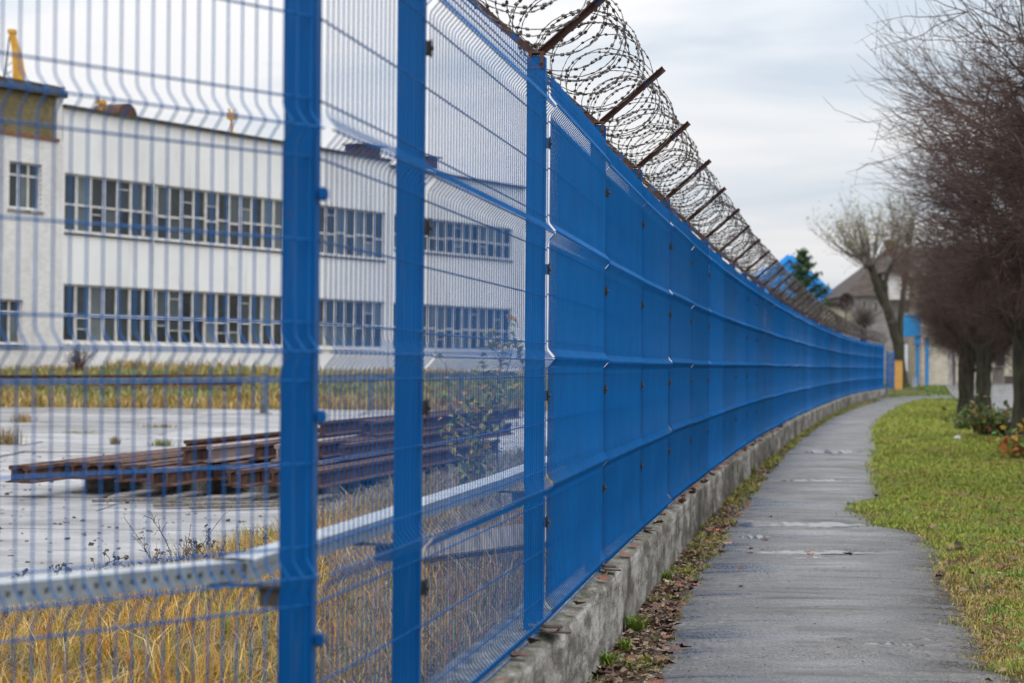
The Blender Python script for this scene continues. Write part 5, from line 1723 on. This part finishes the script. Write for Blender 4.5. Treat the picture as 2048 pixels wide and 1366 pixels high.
# ------------------------------------------------------------------ leaves, litter and weeds on the near ground
def leaf_mesh(seed):
    rg = np.random.default_rng(seed)
    # lobed leaf with a midrib fold and curled lobes
    out = [(0, -.5), (.16, -.30), (.42, -.28), (.30, -.08), (.52, .10), (.26, .14), (.22, .34), (.0, .55), (-.22, .34), (-.26, .14), (-.52, .10), (-.30, -.08), (-.42, -.28), (-.16, -.30)]
    V, curl = [], rg.uniform(.35, .9)
    for x, y in out:
        V.append((x, y, curl * abs(x) ** 1.4 * rg.uniform(.5, 1.2) + .25 * max(0, y) ** 2 * rg.uniform(-1, 1.4)))
    V += [(0, -.2, .0), (0, .12, .02)]
    n = len(out); c0, c1 = n, n + 1
    F = []
    for i in range(n):
        j = (i + 1) % n
        yy = (out[i][1] + out[j][1]) / 2
        F.append((i, j, c0 if yy < -.04 else c1))
    F += [(c0, 3, c1), (c0, c1, 11)]
    me = bpy.data.meshes.new('fallen_leaf')
    me.from_pydata([tuple(q) for q in V], [], F); me.update()
    for p in me.polygons: p.use_smooth = True
    return me
def build_leaves():
    rnd = random.Random(17)
    mats = [simple('red_brown_leaf', (.12, .040, .024), (.23, .08, .045), 9, .6), simple('dark_brown_leaf', (.045, .022, .016), (.12, .055, .035), 9, .55), simple('orange_leaf', (.42, .15, .03), (.55, .26, .06), 9, .6), simple('pale_tan_leaf', (.32, .22, .15), (.46, .34, .26), 9, .65)]
    meshes = []
    for k in range(8):
        me = leaf_mesh(100 + k); me.materials.append(mats[(0, 1, 0, 0, 2, 3, 1, 0)[k]]); meshes.append(me)
    def put(x, y, z, s, k, lab, grp):
        o = link('fallen_leaf', meshes[k], None, (x, y, z + .004 + .02 * s), (rnd.uniform(-.35, .35), rnd.uniform(-.35, .35), rnd.uniform(0, 6.28)))
        o.scale = (s, s * rnd.uniform(.8, 1.1), s * rnd.uniform(.5, 1.2))
        tag(o, lab, 'leaf', grp)
    # on the wall top, gathered against the mesh
    y = 7.2
    while y < 40:
        near = y < 16
        for _ in range(1 if near else 2):
            yy = y + rnd.uniform(-.15, .15)
            x = float(fence_x(yy)) + rnd.uniform(.055, .105)
            k = rnd.choice((0, 2, 3, 7, 1))
            put(x, yy, .362, rnd.uniform(.055, .10), k, 'curled red-brown fallen leaf lying on top of the concrete wall', 'fallen leaves on the wall top')
        y += rnd.uniform(.35, .8) if near else rnd.uniform(.35, .7)
    # on the dirt strip
    for _ in range(190):
        y = 7.6 * (32 / 7.6) ** rnd.random()
        xl = float(fence_x(y)) + .17; xr = float(path_left(y)) + .12
        x = xl + (xr - xl) * rnd.random() ** 1.2
        k = rnd.choice((0, 1, 2, 3, 6, 7, 0, 1, 5, 4) if rnd.random() < .5 else (0, 1, 6, 7))
        lab = {4: 'orange fallen leaf on the dirt strip between wall and path', 5: 'pale tan fallen leaf on the dirt strip between wall and path'}.get(k, 'brown fallen leaf on the dirt strip between wall and path')
        put(x, y, .014, rnd.uniform(.045, .105), k, lab, lab.split(' fallen')[0] + ' leaves on the dirt strip')
    # single leaves on the asphalt
    for px, py, s, k, lab in ((1482, 1137, .06, 1, 'small dark leaf lying alone on the asphalt left of the path middle'), (1620, 1112, .07, 0, 'brown leaf at the right end of the puddle line'), (1530, 1082, .08, 1, 'dark curled leaf at the left end of the puddle line'), (1500, 1100, .07, 0, 'red-brown leaf by the left end of the long puddle'), (1616, 1106, .07, 0, 'red-brown leaf in the middle of the long puddle'), (1695, 1110, .085, 1, 'dark brown leaf at the right half of the long puddle'), (1540, 1035, .06, 1, 'small brown leaf on the asphalt above the bright wet band'), (1878, 1155, .08, 1, 'dark leaf on the asphalt at the right path edge'), (1882, 1140, .06, 3, 'brown leaf at the right path edge above the dark one'), (1481, 1175, .05, 0, 'tiny red-brown leaf on the near asphalt'), (1945, 1150, .09, 1, 'dark shrivelled leaf on the verge above the pale grass tuft'), (2008, 1138, .09, 0, 'brown leaf in the verge grass near the right photo edge'), (2023, 1118, .09, 1, 'dark brown leaf in the straw-coloured verge grass')):
        q = gpt(px, py, .03)
        put(q.x, q.y, .03, s, k, lab, None)
build_leaves()

def build_litter():
    rng = np.random.default_rng(81)
    # crumbs of leaf, moss and weeds along the strip
    n = 9500
    y = 7.3 * (60 / 7.3) ** rng.uniform(0, 1, n)
    xl = fence_x(y) + .14; xr = path_left(y) + .06
    x = xl + (xr - xl) * rng.uniform(0, 1, n)
    C = np.stack([x, y, rng.uniform(.012, .022, n)], -1)
    V, T = leaf_quads(C, unit(rng.normal(0, .35, (n, 3)) + [0, 0, 1]), rng.uniform(.006, .027, n), rng, .7)
    col = np.repeat(pick(rng, [(.10, .055, .035), (.16, .08, .05), (.24, .17, .11), (.05, .035, .025), (.30, .24, .17)], n)[:, None], 4, 1).reshape(-1, 3)
    tag(link('leaf_litter', np_mesh('leaf_litter', V, None, T, M_LEAF, col=col)), 'crumbled brown leaf litter on the dirt strip beside the wall', None, None, 'stuff')
    n = 26000
    y = 7.3 * (90 / 7.3) ** rng.uniform(0, 1, n)
    xl = fence_x(y) + .15; xr = path_left(y) + .10
    x = xl + (xr - xl) * rng.uniform(0, 1, n)
    m = vnoise(x, y, 3.1, 6) + .5 * vnoise(x, y, 9, 3)
    keep = m + rng.normal(0, .15, n) > .32
    x, y = x[keep], y[keep]; n = len(x)
    c = pick(rng, [(.21, .22, .04), (.13, .16, .03), (.30, .24, .07), (.10, .13, .03)], n)
    V, Q, T, cc = blades(x, y, np.full(n, .008), rng.uniform(.012, .05, n) * np.clip(y / 14, 1, 2), rng.uniform(.0016, .0035, n) * np.clip(y / 11, 1, 4), rng.uniform(.5, 1.8, n), rng, c)
    tag(link('moss_and_weeds', np_mesh('moss_and_weeds', V, Q, T, M_GRASS, col=cc)), 'low moss and weeds growing on the dirt strip', None, None, 'stuff')
    n = 2600
    y = 7.4 * (60 / 7.4) ** rng.uniform(0, 1, n)
    x = path_right(y) + rng.uniform(-.05, 1, n) * (.06 * y + 1.0)
    C = np.stack([x, y, gh(x, y) + rng.uniform(.012, .04, n)], -1)
    V, T = leaf_quads(C, unit(rng.normal(0, .5, (n, 3)) + [0, -.2, 1]), rng.uniform(.006, .026, n) * np.where(rng.uniform(0, 1, n) < .12, 1.9, 1), rng, .7)
    col = np.repeat(pick(rng, [(.12, .065, .035), (.20, .11, .06), (.30, .20, .10), (.05, .035, .025), (.24, .16, .09)], n)[:, None], 4, 1).reshape(-1, 3)
    tag(link('verge_litter', np_mesh('verge_litter', V, None, T, M_LEAF, col=col)), 'brown leaf scraps lying in the verge grass', None, None, 'stuff')
    # broad-leaved weeds in the turf
    n = 900
    y = 7.4 * (34 / 7.4) ** rng.uniform(0, 1, n)
    x = path_right(y) + .1 + rng.uniform(0, 1, n) * (.10 * y + 1.0)
    k = 7
    cx = np.repeat(x, k) + rng.normal(0, .03, n * k); cy = np.repeat(y, k) + rng.normal(0, .04, n * k)
    C = np.stack([cx, cy, rng.uniform(.015, .05, n * k)], -1)
    V, T = leaf_quads(C, unit(rng.normal(0, .45, (n * k, 3)) + [0, -.3, 1]), rng.uniform(.008, .022, n * k), rng, .6)
    col = np.repeat(pick(rng, [(.09, .17, .03), (.14, .22, .04), (.20, .25, .06)], n * k)[:, None], 4, 1).reshape(-1, 3)
    tag(link('turf_weeds', np_mesh('turf_weeds', V, None, T, M_LEAF, col=col)), 'small broad-leaved weeds in the verge turf', None, None, 'stuff')
    # small green weeds one can pick out
    spots = [(1216, 1330, .09, 'lobed green weed at the foot of the wall, nearest of the weeds'), (1247, 1300, .07, 'small green weed below the tall weed at the wall foot'), (1272, 1262, .12, 'upright green weed on the dirt strip with yellow-green leaves'), (1290, 1325, .05, 'yellow moss cushion on the dirt strip beside the path'), (1330, 1160, .08, 'pale green weed patch at the wall foot before the crack'), (1370, 1150, .06, 'flat yellowish weed beside the path edge'), (1395, 1060, .10, 'yellow-green weed clump at the wall foot farther along'), (1460, 1010, .09, 'yellowish grass clump at the wall foot by the middle of the path'), (1500, 950, .16, 'yellow-green grass clump far along the wall foot'), (1610, 842, .30, 'bright green tuft at the far wall foot'), (1580, 862, .28, 'green tuft at the far wall foot, left of the bright one')]
    for j, (px, py, h, lab) in enumerate(spots):
        q = gpt(px, py, .012)
        m = 60
        kx = h * .55
        pal = [(.16, .25, .04), (.22, .28, .05), (.12, .19, .03)] if 'green' in lab else [(.30, .28, .05), (.36, .30, .08), (.20, .20, .04)]
        x = rng.normal(0, kx, m); yv = rng.normal(0, kx, m)
        V, Q, T, cc = blades(x * .4, yv * .4, np.zeros(m), rng.uniform(.3, 1, m) * h, np.full(m, max(.005, h * .06)), rng.uniform(.3, 1.3, m), rng, pick(rng, pal, m))
        tag(link('small_weed', np_mesh('small_weed', V, Q, T, M_GRASS, col=cc), None, q), lab, 'weed')
    # pebbles on the slabs and crumbs on the asphalt
    n = 900
    y = 11 * (34 / 11) ** rng.uniform(0, 1, n)
    x = np.array([yard_edge(v) for v in y]) - rng.uniform(0, 1, n) * (.16 * y + 2)
    C = np.stack([x, y, np.full(n, .036)], -1)
    V, T = leaf_quads(C, unit(rng.normal(0, .3, (n, 3)) + [0, -.3, 1]), rng.uniform(.006, .035, n) ** 1.0, rng, .8)
    col = np.repeat(pick(rng, [(.03, .025, .02), (.06, .05, .04), (.12, .10, .08)], n)[:, None], 4, 1).reshape(-1, 3)
    tag(link('yard_debris', np_mesh('yard_debris', V, None, T, M_LEAF, col=col)), 'dark crumbs and pebbles scattered on the pale yard slabs', None, None, 'stuff')
    n = 500
    y = 8 * (26 / 8) ** rng.uniform(0, 1, n)
    x = path_left(y) + (path_right(y) - path_left(y)) * rng.uniform(0, 1, n)
    C = np.stack([x, y, np.full(n, .036)], -1)
    V, T = leaf_quads(C, unit(rng.normal(0, .3, (n, 3)) + [0, -.3, 1]), rng.uniform(.002, .007, n), rng, .8)
    col = np.repeat(pick(rng, [(.03, .02, .015), (.10, .06, .04)], n)[:, None], 4, 1).reshape(-1, 3)
    tag(link('path_crumbs', np_mesh('path_crumbs', V, None, T, M_LEAF, col=col)), 'tiny crumbs and seeds on the damp asphalt', None, None, 'stuff')
    # bits lying on the wall top
    for px, py, w, lab in ((1052, 1262, .10, 'flat flake of bark lying on the near wall top by the third post'), (1190, 1140, .08, 'dark twig scrap on the wall top beside the cracked joint'), (1285, 1062, .06, 'small dark twig scrap on the wall top past the fifth post')):
        q = gpt(px, py, .366)
        x = float(fence_x(q.y)) + .08
        o = MB().box(-w * .5, w * .5, -w * 1.0, w * 1.0, 0, .008).box(-w * .3, w * .5, -w * .2, w * .7, .0085, .02).build('bark_flake', mats_bark(), None, (x, q.y, .372), (.04, .06, .4), bevel=.003)
        tag(o, lab, 'bark')
    q = gpt(1911, 878, .03)
    o = MB().cyl((0, 0, 0), (0, 0, .09), .05, .06, 10).build('paper_cup', simple('white_paper', (.74, .74, .76), (.82, .82, .84), 3, .6), None, (q.x, q.y, .03), (1.3, .2, .5))
    tag(o, 'small white paper cup lying in the verge grass', 'litter')
def mats_bark():
    return bpy.data.materials.get('dark_flake') or simple('dark_flake', (.05, .038, .03), (.15, .12, .10), 12, .8)
build_litter()
